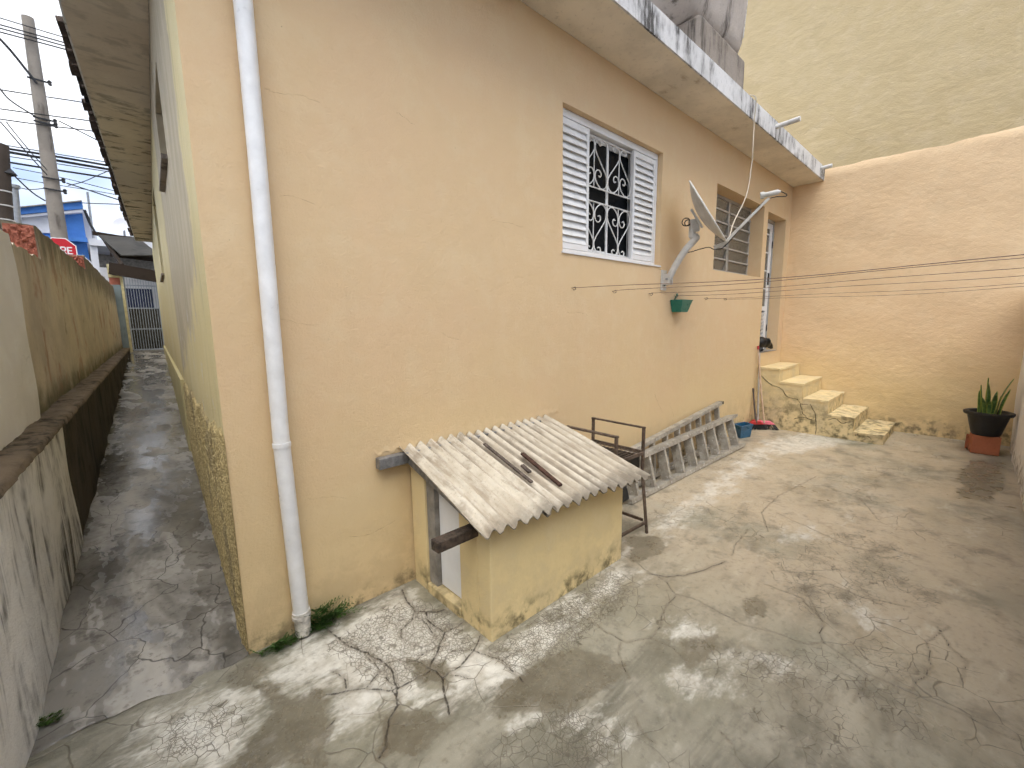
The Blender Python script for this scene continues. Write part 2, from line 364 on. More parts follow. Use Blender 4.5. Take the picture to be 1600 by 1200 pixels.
simple('hook_metal', (.16,.12,.09), .55, metal=.5)
simple('green_plastic', (.012,.155,.115), .35, var=.12, spec=.5)
simple('blue_plastic', (.018,.095,.185), .35, var=.2, spec=.5)
simple('pot_black', (.014,.014,.015), .5, var=.3, spec=.45)
simple('crack_dirt', (.05,.038,.02), .95, var=.4, scale=60)
simple('hairline', (.40,.275,.16), .9, var=.3, scale=60)
simple('soil', (.05,.035,.025), .95, var=.4, scale=60, bump=.8)
simple('pink_plastic', (.70,.16,.22), .45, var=.15)
simple('red_plastic', (.42,.03,.03), .45)
simple('pole_steel_grey', (.42,.40,.37), .5, var=.15)
simple('broom_wood', (.50,.36,.25), .6, var=.2)
simple('bristle_grey', (.05,.048,.046), .8, var=.4, scale=80)
simple('dog_fur', (.010,.009,.009), .55, var=.3, scale=60, bump=.5)
simple('fern_green', (.055,.12,.022), .6, var=.35, scale=30)
simple('weed_green', (.075,.15,.02), .6, var=.3, scale=30)
simple('blue_house_paint', (.045,.165,.47), .65, var=.12, scale=2.5)
simple('white_house_paint', (.64,.64,.66), .7, var=.08, scale=2)
simple('navy_panel', (.012,.022,.07), .4, var=.2)
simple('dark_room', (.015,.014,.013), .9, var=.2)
simple('sign_red', (.50,.012,.022), .45, var=.06)
simple('sign_white', (.78,.78,.78), .5, var=.03)
simple('power_wire', (.022,.022,.024), .6, var=.2)
simple('gate_steel', (.38,.42,.47), .5, var=.2, scale=20)
simple('yellow_post', (.60,.52,.28), .75, var=.15)
simple('curtain', (.05,.05,.05), .9, var=.4)
simple('galvanised', (.30,.31,.32), .45, metal=.5, var=.15)
simple('foam_cap', (.62,.60,.57), .6, var=.15)

def ladder_metal():
    m = Mt('ladder_aluminium', .48, .3, .4)
    c = m.mix(m.sstep(m.noise(9, 6, .65), .35, .65), (.29,.265,.225), (.44,.41,.355))
    c = m.mix(m.mth('MULTIPLY', m.sstep(m.noise(36, 5, .72), .60, .66), .85), c, (.66,.65,.62))
    c = m.mix(m.mth('MULTIPLY', m.sstep(m.noise(26, 5, .7, m.map(loc=(3,0,0))), .62, .70), .7), c, (.13,.12,.10))
    MAT['ladder_aluminium'] = m.done(c, m.bump(m.noise(80, 4), .25, .003))
ladder_metal()

def leaf_mat():
    m = Mt('snake_leaf', .4, 0, .45)
    c = m.mix(m.sstep(m.noise(1.0, 4, .6, m.map((10,10,70))), .45, .6), (.035,.085,.018), (.12,.20,.05))
    MAT['snake_leaf'] = m.done(c)
    m = Mt('snake_edge', .45, 0, .4); MAT['snake_edge'] = m.done(m.mix(m.noise(30), (.36,.34,.06), (.20,.26,.04)))
leaf_mat()
g = Mt('window_glass', .06, 0, .03); MAT['window_glass'] = g.done((.010,.011,.012))

# ------------------------------------------------------------------ mesh helpers
ORIG = {}
class MB:
    def __init__(s): s.v = []; s.f = []; s.mi = []
    def add(s, vs, fs, mi=0):
        o = len(s.v); s.v += [tuple(map(float, p)) for p in vs]; s.f += [tuple(i+o for i in q) for q in fs]; s.mi += [mi]*len(fs); return s
    def box(s, a, b, mi=0):
        x0,y0,z0 = a; x1,y1,z1 = b
        return s.add([(x0,y0,z0),(x1,y0,z0),(x1,y1,z0),(x0,y1,z0),(x0,y0,z1),(x1,y0,z1),(x1,y1,z1),(x0,y1,z1)],
                     [(0,3,2,1),(4,5,6,7),(0,1,5,4),(1,2,6,5),(2,3,7,6),(3,0,4,7)], mi)
    def bar(s, p, q, w, h, up=(0,0,1), mi=0):       # box-section bar from p to q
        p = Vector(p); q = Vector(q); d = (q-p).normalized(); up = Vector(up)
        sd = d.cross(up)
        if sd.length < 1e-4: sd = d.cross(Vector((1,0,0)))
        sd.normalize(); u = sd.cross(d)
        vs = []
        for e in (p, q):
            for a, b in ((-1,-1),(1,-1),(1,1),(-1,1)): vs.append(e + sd*(a*w/2) + u*(b*h/2))
        return s.add(vs, [(0,1,2,3),(7,6,5,4),(0,4,5,1),(1,5,6,2),(2,6,7,3),(3,7,4,0)], mi)
    def tube(s, pts, r, n=8, mi=0, cap=True):
        pts = [Vector(p) for p in pts]; rs = r if isinstance(r, (list, tuple)) else [r]*len(pts)
        o = []; ref = None
        for i, p in enumerate(pts):
            d = (pts[min(i+1, len(pts)-1)] - pts[max(i-1, 0)]).normalized()
            if ref is None:
                ref = Vector((0,0,1)) if abs(d.z) < .9 else Vector((1,0,0))
            a = (ref - d*ref.dot(d)).normalized(); b = d.cross(a); ref = a
            o.append([p + (a*math.cos(t) + b*math.sin(t))*rs[i] for t in [2*math.pi*k/n for k in range(n)]])
        vs = [q for ring in o for q in ring]; fs = []
        for i in range(len(pts)-1):
            for k in range(n): fs.append((i*n+k, i*n+(k+1)%n, (i+1)*n+(k+1)%n, (i+1)*n+k))
        if cap: fs += [tuple(reversed(range(n))), tuple(range((len(pts)-1)*n, len(pts)*n))]
        return s.add(vs, fs, mi)
    def prism(s, poly, ext, mi=0):      # planar polygon (3D points) extruded by a vector
        n = len(poly); e = Vector(ext); vs = [Vector(p) for p in poly]; vs += [p+e for p in vs]
        fs = [tuple(reversed(range(n))), tuple(range(n, 2*n))] + [(i, (i+1)%n, n+(i+1)%n, n+i) for i in range(n)]
        return s.add(vs, fs, mi)
    def lathe(s, prof, c, n=24, mi=0, axis=(0,0,1)):
        ax = Vector(axis).normalized(); a = Vector((1,0,0)) if abs(ax.x) < .9 else Vector((0,1,0))
        a = (a - ax*a.dot(ax)).normalized(); b = ax.cross(a); c = Vector(c); vs = []; fs = []
        for r, h in prof:
            for k in range(n):
                t = 2*math.pi*k/n; vs.append(c + ax*h + (a*math.cos(t)+b*math.sin(t))*r)
        for i in range(len(prof)-1):
            for k in range(n): fs.append((i*n+k, i*n+(k+1)%n, (i+1)*n+(k+1)%n, (i+1)*n+k))
        return s.add(vs, fs, mi)
    def build(s, name, mats, parent=None, smooth=False, bevel=0.0, seg=2):
        off = ORIG.get(parent.name, (0,0,0)) if parent else (0,0,0)
        me = bpy.data.meshes.new(name)
        me.from_pydata([(p[0]-off[0], p[1]-off[1], p[2]-off[2]) for p in s.v], [], s.f)
        mats = mats if isinstance(mats, (list, tuple)) else [mats]
        for k in mats: me.materials.append(MAT[k])
        me.polygons.foreach_set('material_index', s.mi)
        bm = bmesh.new(); bm.from_mesh(me); bmesh.ops.recalc_face_normals(bm, faces=bm.faces); bm.to_mesh(me); bm.free()
        if smooth:
            me.polygons.foreach_set('use_smooth', [True]*len(me.polygons))
        o = bpy.data.objects.new(name, me); COL.objects.link(o)
        if smooth and smooth != 'all':
            try: me.set_sharp_from_angle(angle=math.radians(40))
            except Exception: pass
        if bevel:
            b = o.modifiers.new('bevel', 'BEVEL'); b.width = bevel; b.segments = seg; b.limit_method = 'ANGLE'; b.angle_limit = math.radians(35)
        if parent: o.parent = parent
        ORIG[o.name] = off
        return o

def thing(name, label, cat, loc=(0,0,0), group=None):
    o = bpy.data.objects.new(name, None); COL.objects.link(o); o.location = loc; o.empty_display_size = .1
    o['label'] = label; o['category'] = cat
    if group: o['group'] = group
    ORIG[o.name] = tuple(loc); return o
def tag(o, label, cat, group=None):
    o['label'] = label; o['category'] = cat
    if group: o['group'] = group
    return o
def B(name, mats, parent, a, b, bevel=0.0): return MB().box(a, b).build(name, mats, parent, bevel=bevel)
def smooth_path(pts, n=8):      # Catmull-Rom
    P = [Vector(p) for p in pts]; out = []
    for i in range(len(P)-1):
        p0, p1, p2, p3 = P[max(i-1,0)], P[i], P[i+1], P[min(i+2,len(P)-1)]
        for k in range(n):
            t = k/n; out.append(.5*((2*p1)+(p2-p0)*t+(2*p0-5*p1+4*p2-p3)*t*t+(3*p1-p0-3*p2+p3)*t**3))
    out.append(P[-1]); return out

def floor_z(x): return -0.0145*max(0.0, x)
A_SL = 0.06                      # the passage climbs 6 cm per metre, and the house side wall drifts as much in plan
def ax(y): return A_SL*y         # plan line of the house's side wall
LX = 7.642                       # rear wall plane
HZ = 3.48                        # underside of the roof slab

# ------------------------------------------------------------------ ground: yard floor
def fl(px, py):                  # a point of the yard floor as seen at a photo pixel
    p = on(px, py, (0,0,1), 0.0)
    if p[0] > 0: p = on(px, py, (.0145,0,1), 0.0)
    return (p[0], p[1])
def Q(ox, oy, s, pts): return [(ox+x/s, oy+y/s) for x, y in pts]
CR = []
z4 = lambda *p: CR.append([fl(*q) for q in Q(380, 840, 3.077, p)])
z5 = lambda *p: CR.append([fl(*q) for q in Q(880, 800, 2.222, p)])
z4((415,445),(480,500),(600,550),(685,605),(720,650),(740,720),(742,810))
z4((400,750),(490,735),(580,720),(700,735),(760,715),(830,675),(900,640))
z4((765,250),(800,320),(825,355),(880,355),(930,358),(970,345))
z4((880,360),(890,400),(930,430),(970,455),(1020,430),(1060,405))
z4((970,455),(930,560),(895,625),(960,675),(1060,600),(1110,540),(1130,500),(1140,470))
z4((960,675),(962,710),(968,760),(990,850))
z4((830,590),(900,632)); z4((690,600),(740,585),(830,590),(880,545),(950,520),(980,525))
z4((822,360),(812,395),(760,440),(760,480)); z4((1000,545),(1100,540),(1170,565),(1245,590),(1300,650),(1350,700)); z4((1245,590),(1340,540))
z4((590,720),(640,660),(685,615)); z4((830,380),(880,410),(930,480)); z4((1000,660),(1085,678)); z4((430,640),(490,680),(495,720))
z4((400,915),(440,875)); z4((740,810),(700,870),(690,1000),(650,1060))
z5((0,300),(60,360),(100,388),(150,420),(220,455),(300,440),(335,400),(350,345),(390,285),(360,245),(330,225),(300,210),(240,165),(200,150))
z5((300,215),(360,225),(420,220),(500,195),(560,170)); 
z5((390,285),(450,300),(520,335),(620,390),(700,410),(770,430),(850,460),(905,455),(960,490),(1050,560),(1120,590),(1200,625),(1400,710),(1500,765),(1600,800))
z5((835,265),(870,330),(905,385),(890,420),(905,455)); z5((200,455),(190,490),(210,540),(230,580)); z5((250,715),(290,780),(320,800))
z5((545,760),(585,800)); z5((585,150),(600,110),(640,60)); z5((740,0),(800,30),(850,50),(900,75),(1000,120),(1100,140))
z5((300,440),(380,470),(430,520)); z5((1050,560),(1040,620),(1010,660)); z5((1300,400),(1340,470),(1400,520),(1380,600))
z5((835,265),(930,250),(1050,300),(1200,330)); z5((905,385),(830,300),(700,250)); z5((1200,625),(1280,540),(1260,450),(1340,400))
CR.append([fl(*q) for q in [(1275,745),(1215,775),(1190,800),(1200,830)]])
CR.append([fl(*q) for q in [(1210,755),(1290,760),(1345,780),(1370,810)]])
CR.append([fl(*q) for q in [(560,1010),(600,1050),(625,1100)]])
CR.append([fl(*q) for q in [(520,990),(560,1010)]])
def poly(*p): return np.array([fl(*q) for q in p])
PALE = [poly((402,1062),(440,1030),(500,985),(560,958),(640,918),(700,965),(768,1008),(860,955),(965,880),(1000,895),(950,935),(905,962),(875,1005),(815,1050),(770,1090),(700,1102),(640,1112),(560,1140),(512,1138),(505,1080),(452,1085)),
        poly((225,1118),(300,1085),(385,1070),(425,1100),(385,1165),(340,1210),(190,1215)),
        poly((455,1140),(470,1150),(420,1200),(400,1200)), poly((770,1118),(830,1098),(850,1120),(800,1145)),
        poly((1040,985),(1090,975),(1110,1005),(1060,1010)), poly((1125,1025),(1190,1015),(1215,1035),(1140,1055)),
        poly((960,872),(1010,840),(1060,790),(1120,745),(1180,700),(1215,690),(1200,720),(1130,775),(1070,815),(1010,860)),
        poly((1185,690),(1250,676),(1330,690),(1300,700),(1215,712)), poly((905,1130),(960,1110),(985,1150),(930,1165)),
        poly((1050,1060),(1120,1045),(1130,1075),(1070,1085)), poly((1230,835),(1275,822),(1280,840),(1240,850)), poly((1335,960),(1370,950),(1390,970),(1350,980))]
WET = [poly((388,1030),(412,1040),(400,1062),(450,1088),(505,1078),(506,1110),(522,1140),(505,1210),(330,1215),(380,1175),(425,1110),(395,1080),(360,1062),(372,1042)),
       poly((820,1045),(900,1010),(985,1040),(960,1085),(860,1110),(780,1120),(755,1100)),
       poly((1065,1005),(1125,985),(1130,1015),(1080,1040)), poly((1500,735),(1515,718),(1566,722),(1572,765),(1540,785),(1498,775)),
       poly((1160,930),(1190,925),(1195,965),(1165,965)), poly((640,1035),(690,1035),(710,1075),(660,1070)),
       poly((590,1120),(650,1105),(700,1130),(660,1180),(590,1190)), poly((980,840),(1030,835),(1040,865),(985,880))]
CRZ = [(poly((510,1010),(560,970),(660,930),(760,1005),(640,1080),(560,1060)), 1.0), (poly((770,1010),(960,890),(1000,930),(860,1050),(790,1060)), 1.0),
       (poly((760,1150),(900,1080),(1000,1180),(900,1210),(760,1210)), .8), (poly((1120,1020),(1400,980),(1500,1200),(1200,1200)), .55),
       (poly((1180,840),(1400,820),(1500,960),(1250,980)), .5), (poly((230,1110),(420,1080),(380,1190),(230,1200)), .8)]
def sdist(px, py, pg):
    n = len(pg); d2 = np.full(px.shape, 1e9); ins = np.zeros(px.shape, bool); j = n-1
    for i in range(n):
        ax_, ay_ = pg[j]; bx_, by_ = pg[i]; ex, ey = bx_-ax_, by_-ay_
        t = np.clip(((px-ax_)*ex + (py-ay_)*ey)/(ex*ex+ey*ey+1e-12), 0, 1)
        d2 = np.minimum(d2, (px-ax_-t*ex)**2 + (py-ay_-t*ey)**2)
        c = ((ay_ > py) != (by_ > py)) & (px < (bx_-ax_)*(py-ay_)/(by_-ay_+1e-12) + ax_); ins ^= c; j = i
    d = np.sqrt(d2); return np.where(ins, d, -d)
def yard_floor():
    xs = np.concatenate([np.linspace(-1.25, 3.4, 665, endpoint=False), np.linspace(3.4, 7.75, 300)])
    ys = np.linspace(-2.62, .05, 382)
    X, Y = np.meshgrid(xs, ys); nx, ny = len(xs), len(ys)
    Z = -0.0145*np.maximum(X, 0) + .0025*np.sin(X*2.1+Y*1.3) + .002*np.sin(Y*3.7-X*1.1)
    px, py = X.ravel(), Y.ravel()
    pale = np.full(px.shape, -1.0); wet = np.full(px.shape, -1.0); crz = np.zeros(px.shape)
    for p in PALE: pale = np.maximum(pale, sdist(px, py, p))
    for p in WET: wet = np.maximum(wet, sdist(px, py, p))
    for p, a in CRZ: crz = np.maximum(crz, a*np.clip(sdist(px, py, p)/.12 + .5, 0, 1))
    pale = np.where(wet > -.02, np.minimum(pale, -wet), pale)
    crk = np.full(px.shape, .5)
    for ci, pl in enumerate(CR):
        wgt = 1.0 if ci in (0,1,2,3,4,5,16,18) else (1.35 if ci < 17 else 2.3)
        q = [pl[0]]
        for a, b in zip(pl[:-1], pl[1:]):        # roughen the line
            L_ = math.dist(a, b); n = max(1, int(L_/.035))
            for k in range(1, n+1):
                t = k/n; j = .006 if k < n else 0
                q.append((a[0]+(b[0]-a[0])*t+random.uniform(-j,j), a[1]+(b[1]-a[1])*t+random.uniform(-j,j)))
        A = np.array(q); lo = A.min(0)-.09; hi = A.max(0)+.09
        m = np.where((px > lo[0]) & (px < hi[0]) & (py > lo[1]) & (py < hi[1]))[0]
        sx, sy = px[m], py[m]; d = np.full(m.shape, .25)
        for (a0,a1), (b0,b1) in zip(q[:-1], q[1:]):
            ex, ey = b0-a0, b1-a1; t = np.clip(((sx-a0)*ex+(sy-a1)*ey)/(ex*ex+ey*ey+1e-12), 0, 1)
            d = np.minimum(d, (sx-a0-t*ex)**2 + (sy-a1-t*ey)**2)
        crk[m] = np.minimum(crk[m], np.sqrt(d)*wgt)
    Z = Z.ravel() - .004*np.clip(1-crk/.007, 0, 1)
    me = bpy.data.meshes.new('yard_floor'); nv = nx*ny
    me.vertices.add(nv); me.vertices.foreach_set('co', np.stack([px, py, Z], 1).ravel())
    i = np.arange(nv).reshape(ny, nx)
    qd = np.stack([i[:-1,:-1], i[:-1,1:], i[1:,1:], i[1:,:-1]], -1).reshape(-1, 4)
    me.loops.add(qd.size); me.loops.foreach_set('vertex_index', qd.ravel().astype(np.int32))
    me.polygons.add(len(qd)); me.polygons.foreach_set('loop_start', np.arange(0, qd.size, 4, dtype=np.int32))
    me.polygons.foreach_set('use_smooth', np.ones(len(qd), bool))
    for nm, ar in (('pale', pale), ('wet', wet), ('crk', crk), ('crz', crz)):
        at = me.attributes.new(nm, 'FLOAT', 'POINT'); at.data.foreach_set('value', ar.astype(np.float32))
    me.update(); me.validate(); me.materials.append(MAT['yard_concrete'])
    o = bpy.data.objects.new('yard_floor', me); COL.objects.link(o); o['kind'] = 'structure'
yard_floor()

def grid_obj(name, fn, nu, nv, mat, parent=None, smooth='all', kind=None):
    m = MB(); m.v = [tuple(fn(u/(nu-1), v/(nv-1))) for v in range(nv) for u in range(nu)]
    m.f = [(v*nu+u, v*nu+u+1, (v+1)*nu+u+1, (v+1)*nu+u) for v in range(nv-1) for u in range(nu-1)]; m.mi = [0]*len(m.f)
    o = m.build(name, mat, parent, smooth=smooth)
    if kind: o['kind'] = kind
    return o
def al(u, v):
    y = .0 + 13.6*v**1.3; x = -.85+.055*y + u*(1.0)
    return (x, y + (.02*math.sin(x*9)+.012*math.sin(x*31) if v == 0 else 0), .004 + A_SL*y + .004*math.sin(y*2.3+x*4) + .003*math.sin(x*11-y))
grid_obj('alley_path', al, 24, 200, 'alley_concrete', kind='structure')
B('street_ground', 'street_asphalt', None, (-120,13.6,.55), (120,240,.795))['kind'] = 'structure'
B('side_street_ground', 'street_asphalt', None, (-120,-60,.1), (-1.25,13.59,.5))['kind'] = 'structure'
B('outer_ground', 'street_asphalt', None, (-1.24,-60,-.6), (120,13.58,-.2))['kind'] = 'structure'

# ------------------------------------------------------------------ house
house = thing('house', 'single-storey peach rendered house with overhanging white roof slab', 'house')
def wall_uv(u0, u1, v0, v1, holes, depth, fn, capmat=0, reveal_mi=0, jamb=None):
    """Wall of given depth with rectangular holes. fn(u, v, d) gives the point; d = 0 outside face."""
    us = sorted({u0, u1, *[h[0] for h in holes], *[h[1] for h in holes]}); vs = sorted({v0, v1, *[h[2] for h in holes], *[h[3] for h in holes]})
    m = MB(); inside = lambda u, v: any(h[0] < u < h[1] and h[2] < v < h[3] for h in holes)
    for i in range(len(us)-1):
        for j in range(len(vs)-1):
            if inside((us[i]+us[i+1])/2, (vs[j]+vs[j+1])/2): continue
            q = [(us[i],vs[j]),(us[i+1],vs[j]),(us[i+1],vs[j+1]),(us[i],vs[j+1])]
            m.add([fn(*p,0) for p in q], [(0,1,2,3)]); m.add([fn(*p,depth) for p in q], [(3,2,1,0)])
    for a, b, c, d in holes + [(u0,u1,v0,v1)]:
        for p, q in (((a,c),(b,c)),((b,c),(b,d)),((b,d),(a,d)),((a,d),(a,c))):
            m.add([fn(*p,0), fn(*q,0), fn(*q,depth), fn(*p,depth)], [(0,1,2,3)], 1 if (p[0]==q[0]==u0 and capmat) else 0)
    bm = bmesh.new()
    return m
W1 = (2.203, 3.628, 2.011, 3.023); W2 = (4.86, 6.44, 2.055, 3.0); DR = (6.60, 7.425, .985, 2.965)
fx = lambda u, v, d: ((ax(d) if u <= 0 else u), d, v)
fm = wall_uv(0, LX-.004, -.25, HZ-.003, [W1, W2, DR], .22, fx, capmat=1)
fo = fm.build('front_wall', ['peach_paint', 'alley_wall_finish'], house)
fo['label'] = 'long peach wall with two windows and the raised back door'
for pl in ([(412,137),(425,143),(440,146),(470,150),(500,160)], [(437,498),(450,501),(470,506),(500,507)], [(546,838),(570,837),(594,826),(618,812)], [(436,308),(450,305),(470,311),(490,318)], [(770,345),(800,350),(818,356)],
           [(1023,616),(1028,630),(1035,645)], [(1046,630),(1052,648),(1050,660)], [(690,520),(705,528),(722,531)], [(620,175),(640,190),(648,196)], [(886,488),(905,489),(918,493)], [(480,780),(520,776),(540,779)], [(700,690),(735,680),(790,664)]):
    P3 = smooth_path([atY(x, y, 0.0003) for x, y in pl], 5); P3 = [p+Vector((random.uniform(-.004,.004),0,random.uniform(-.004,.004))) for p in P3]
    MB().tube(P3, [random.uniform(.0004,.0011) for _ in P3], 5).build('crack', 'hairline', house)
an = math.hypot(1, A_SL)
fa = lambda u, v, d: (ax(u) + d, u, v)
AW1 = (1.55, 2.42, 2.60, 3.16); AW2 = (5.35, 6.5, 2.2, 3.3)
am = wall_uv(.222, 13.6, -.25, HZ-.003, [AW1, AW2], .2, fa)
ao = am.build('side_wall', 'alley_wall_finish', house); ao['label'] = 'pale olive wall along the passage with a bare grey patch'
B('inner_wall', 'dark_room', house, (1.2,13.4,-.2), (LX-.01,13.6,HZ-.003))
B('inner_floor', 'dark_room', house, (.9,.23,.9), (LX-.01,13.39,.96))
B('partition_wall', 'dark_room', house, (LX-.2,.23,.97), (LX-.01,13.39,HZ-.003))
# plinth along the passage
def rough_pl(u, v):
    y = -.006 + 3.35*u; z0 = A_SL*y - .02; zt = 1.02 - .03*y + .03*math.sin(y*7) + .02*math.sin(y*19)
    z = z0 + (zt-z0)*v
    d = .008 + .007*random.random()**2 + (.005*random.random() if 0 < v < 1 else 0)
    if v >= .999 or u < .006: d = .0
    elif u < .02: d *= .5
    return (ax(y) - d, y, z)
grid_obj('roughcast_plinth', rough_pl, 190, 64, 'roughcast', house, smooth=False)
pm = MB()
for a, b in ((3.34, 7.0), (7.0, 13.55)):
    pm.prism([(ax(a)-.03,a,A_SL*a-.03),(ax(b)-.03,b,A_SL*b-.03),(ax(b)-.03,b,.955),(ax(a)-.03,a,.955)], (.028,0,0))
pm.build('plinth', 'alley_paint', house)
# roof slab
roof = MB().prism([(-.42,-.394,HZ),(LX-.006,-.394,HZ),(LX-.006,11.5,HZ),(ax(11.5)-.31,11.5,HZ),(-.30,2.2,HZ)], (0,0,.183)).build('roof_slab', 'fascia_white', house)
so1 = MB().prism([(-.405,-.382,HZ-.004),(LX-.02,-.382,HZ-.004),(LX-.02,-.002,HZ-.004),(-.405,-.002,HZ-.004)], (0,0,.003)).build('soffit', 'soffit_plaster', roof)
so2 = MB().prism([(-.405,.0,HZ-.004),(-.002,.0,HZ-.004),(ax(11.4)-.002,11.4,HZ-.004),(ax(11.4)-.30,11.4,HZ-.004),(-.288,2.2,HZ-.004)], (0,0,.003)).build('soffit', 'soffit_mould', roof)
def half_tile(c, yaw, r=.105, ln=.36, pitch=-.22):
    m = MB(); R_ = Matrix.Rotation(yaw, 3, 'Z') @ Matrix.Rotation(pitch, 3, 'Y'); n = 7; vs = []
    for rr in (r, r-.014):
        for xx in (0, ln):
            for k in range(n+1):
                t = math.pi*k/n; vs.append(Vector(c) + R_ @ Vector((xx, rr*math.cos(t), rr*math.sin(t)*.62)))
    N = n+1; fs = []
    for k in range(n):
        fs += [(k,k+1,N+k+1,N+k), (2*N+k,3*N+k,3*N+k+1,2*N+k+1), (k,2*N+k,2*N+k+1,k+1), (N+k,N+k+1,3*N+k+1,3*N+k)]
    fs += [(0,N,3*N,2*N), (n,2*N+n,3*N+n,N+n)]
    return m.add(vs, fs)
yt = 2.42
while yt < 11.4:
    e = -.30 + (yt-2.2)*(ax(11.5)-.31+.30)/9.3
    half_tile((e-.05+random.uniform(-.02,.02), yt, HZ+.085+random.uniform(-.015,.02)), random.uniform(-.06,.06), ln=.55).build('roof_tile', 'clay_tile', roof, smooth=True)
    yt += .205 + random.uniform(-.01,.012)

# -- shuttered window
def shutter_window():
    x0, x1, z0, z1 = W1; D = .05
    w = MB()
    w.box((x0+.002,D,z1-.055),(x1-.002,D+.10,z1-.002)); w.box((x0+.002,D,z0+.002),(x1-.002,D+.12,z0+.03)); w.box((x0+.002,D,z0+.03),(x0+.03,D+.1,z1-.055)); w.box((x1-.03,D,z0+.03),(x1-.002,D+.1,z1-.055))
    win = w.build('window', 'white_aluminium', house, bevel=.003); win['label'] = 'white louvred sliding window with scrollwork grille'
    sill = B('sill', 'white_aluminium', win, (x0-.012,-.012,z0-.016),(x1+.012,D,z0-.002))
    for a, b in ((x0+.032, 2.585), (3.225, x1-.032)):
        s = MB(); zt, zb = z1-.058, z0+.033
        s.box((a,D+.004,zb),(a+.028,D+.034,zt)); s.box((b-.028,D+.004,zb),(b,D+.034,zt)); s.box((a+.028,D+.004,zt-.045),(b-.028,D+.034,zt)); s.box((a+.028,D+.004,zb),(b-.028,D+.034,zb+.045))
        sh = s.build('shutter', 'white_aluminium', win, bevel=.002)
        zz = zb+.047; p = (zt-.045-zb-.047)/15
        for k in range(15):
            zc = zb+.047 + p*(k+.5)
            MB().bar((a+.029, D+.016, zc), (b-.029, D+.016, zc), .005, p*1.12, up=(0,.46,1)).build('slat', 'white_slat', win)
        MB().box((a+.03,D+.028,zb+.03),(b-.03,D+.0335,zt-.03)).build('shutter_backing', 'white_slat', win)
    # sliding sashes behind
    for a, b, d in ((2.56, 2.93, .115), (2.93, 3.30, .135)):
        s = MB(); s.box((a,d,z0+.032),(a+.03,d+.018,z1-.057)); s.box((b-.03,d,z0+.032),(b,d+.018,z1-.057)); s.box((a+.03,d,z1-.095),(b-.03,d+.018,z1-.057)); s.box((a+.03,d,z0+.032),(b-.03,d+.018,z0+.07))
        s.build('sash', 'white_aluminium', win)
        B('glass_pane', 'window_glass', win, (a+.03,d+.006,z0+.07),(b-.03,d+.010,z1-.095))
    # scrollwork grille
    gy = .088; g = MB(); zt, zb = z1-.065, z0+.035; zm1, zm0 = 2.565, 2.455
    def pl(pts, r=.0055): g.tube([(p[0], gy, p[1]) for p in pts], r, 6)
    for zz in (zm1, zm0, zt-.012, zb+.008): pl([(2.5,zz),(3.3,zz)], .006)
    P_ = .355
    stroke = [(.15,.10),(.20,.125),(.26,.10),(.255,.045),(.17,.012),(.07,.05),(.012,.14),(.012,.22),(.10,.34),(.26,.50),(.42,.66),(.485,.78),(.46,.90),(.36,.975),(.24,.98),(.12,.92),(.03,.82),(.03,.70),(.11,.625),(.21,.64),(.25,.70),(.21,.755),(.15,.735)]
    for c in (2.70-P_, 2.70, 2.70+P_, 2.70+2*P_):
        for sgn in (-1, 1):
            for za, zb_ in ((zt-.012, zm1), (zb+.008, zm0)):
                pts = [(c+sgn*x*P_, za+(zb_-za)*t) for x, t in stroke]
                pts = [p for p in smooth_path([(a_, 0, b_) for a_, b_ in pts], 5)]
                pts = [(p[0], p[2]) for p in pts if 2.48 < p[0] < 3.32]
                if len(pts) > 3: pl(pts, .005)
    gr = g.build('window_grille', 'grille_white', win, smooth=True)
    bars = []
    for k in range(-1, 6):
        xx = 2.70 + k*P_/2
        if 2.5 < xx < 3.3:
            for a, b in ((zt-.012,zm1),(zm0,zb+.008)):
                MB().tube([(xx,gy+.006,a),(xx,gy+.006,b)], .0045, 6).build('grille_bar', 'grille_white', win)
    MB().prism([(3.0,.3,z0),(3.28,.34,z0),(3.28,.34,z1),(3.0,.3,z1)], (0,.01,0)).build('curtain', 'curtain', win)
shutter_window()

# -- tilting-pane window
def tilt_window():
    x0, x1, z0, z1 = W2; D = .17
    w = MB(); w.box((x0+.002,D,z0+.002),(x1-.002,D+.04,z0+.035)); w.box((x0+.002,D,z1-.035),(x1-.002,D+.04,z1-.002)); w.box((x0+.002,D,z0+.035),(x0+.035,D+.04,z1-.035)); w.box((x1-.035,D,z0+.035),(x1-.002,D+.04,z1-.035))
    xm = (x0+x1)/2 - .0; w.box((xm-.022,D-.012,z0+.035),(xm+.022,D+.03,z1-.035))
    win = w.build('window', 'steel_frame', house); win['label'] = 'grey steel window of tilting frosted panes in two columns'
    rows = 6; p = (z1-z0-.07)/rows
    for k in range(rows):
        zc = z0+.035+p*(k+.5)
        for a, b in ((x0+.037,xm-.024),(xm+.024,x1-.037)):
            t = .02 if k not in (2,3) else .035
            MB().bar((a,D+.012,zc),(b,D+.012,zc), .005, p*.9, up=(0,-.22,1)).build('glass_pane', 'frosted_glass', win)
            MB().bar((a,D-.004,zc-p*.47),(b,D-.004,zc-p*.47), .03, .02).build('pane_rail', 'steel_frame', win)
    MB().tube([(xm-.06,D-.05,z0+.05),(xm-.06,D-.03,z1-.3)], .006, 6).build('lever', 'steel_frame', win)
tilt_window()

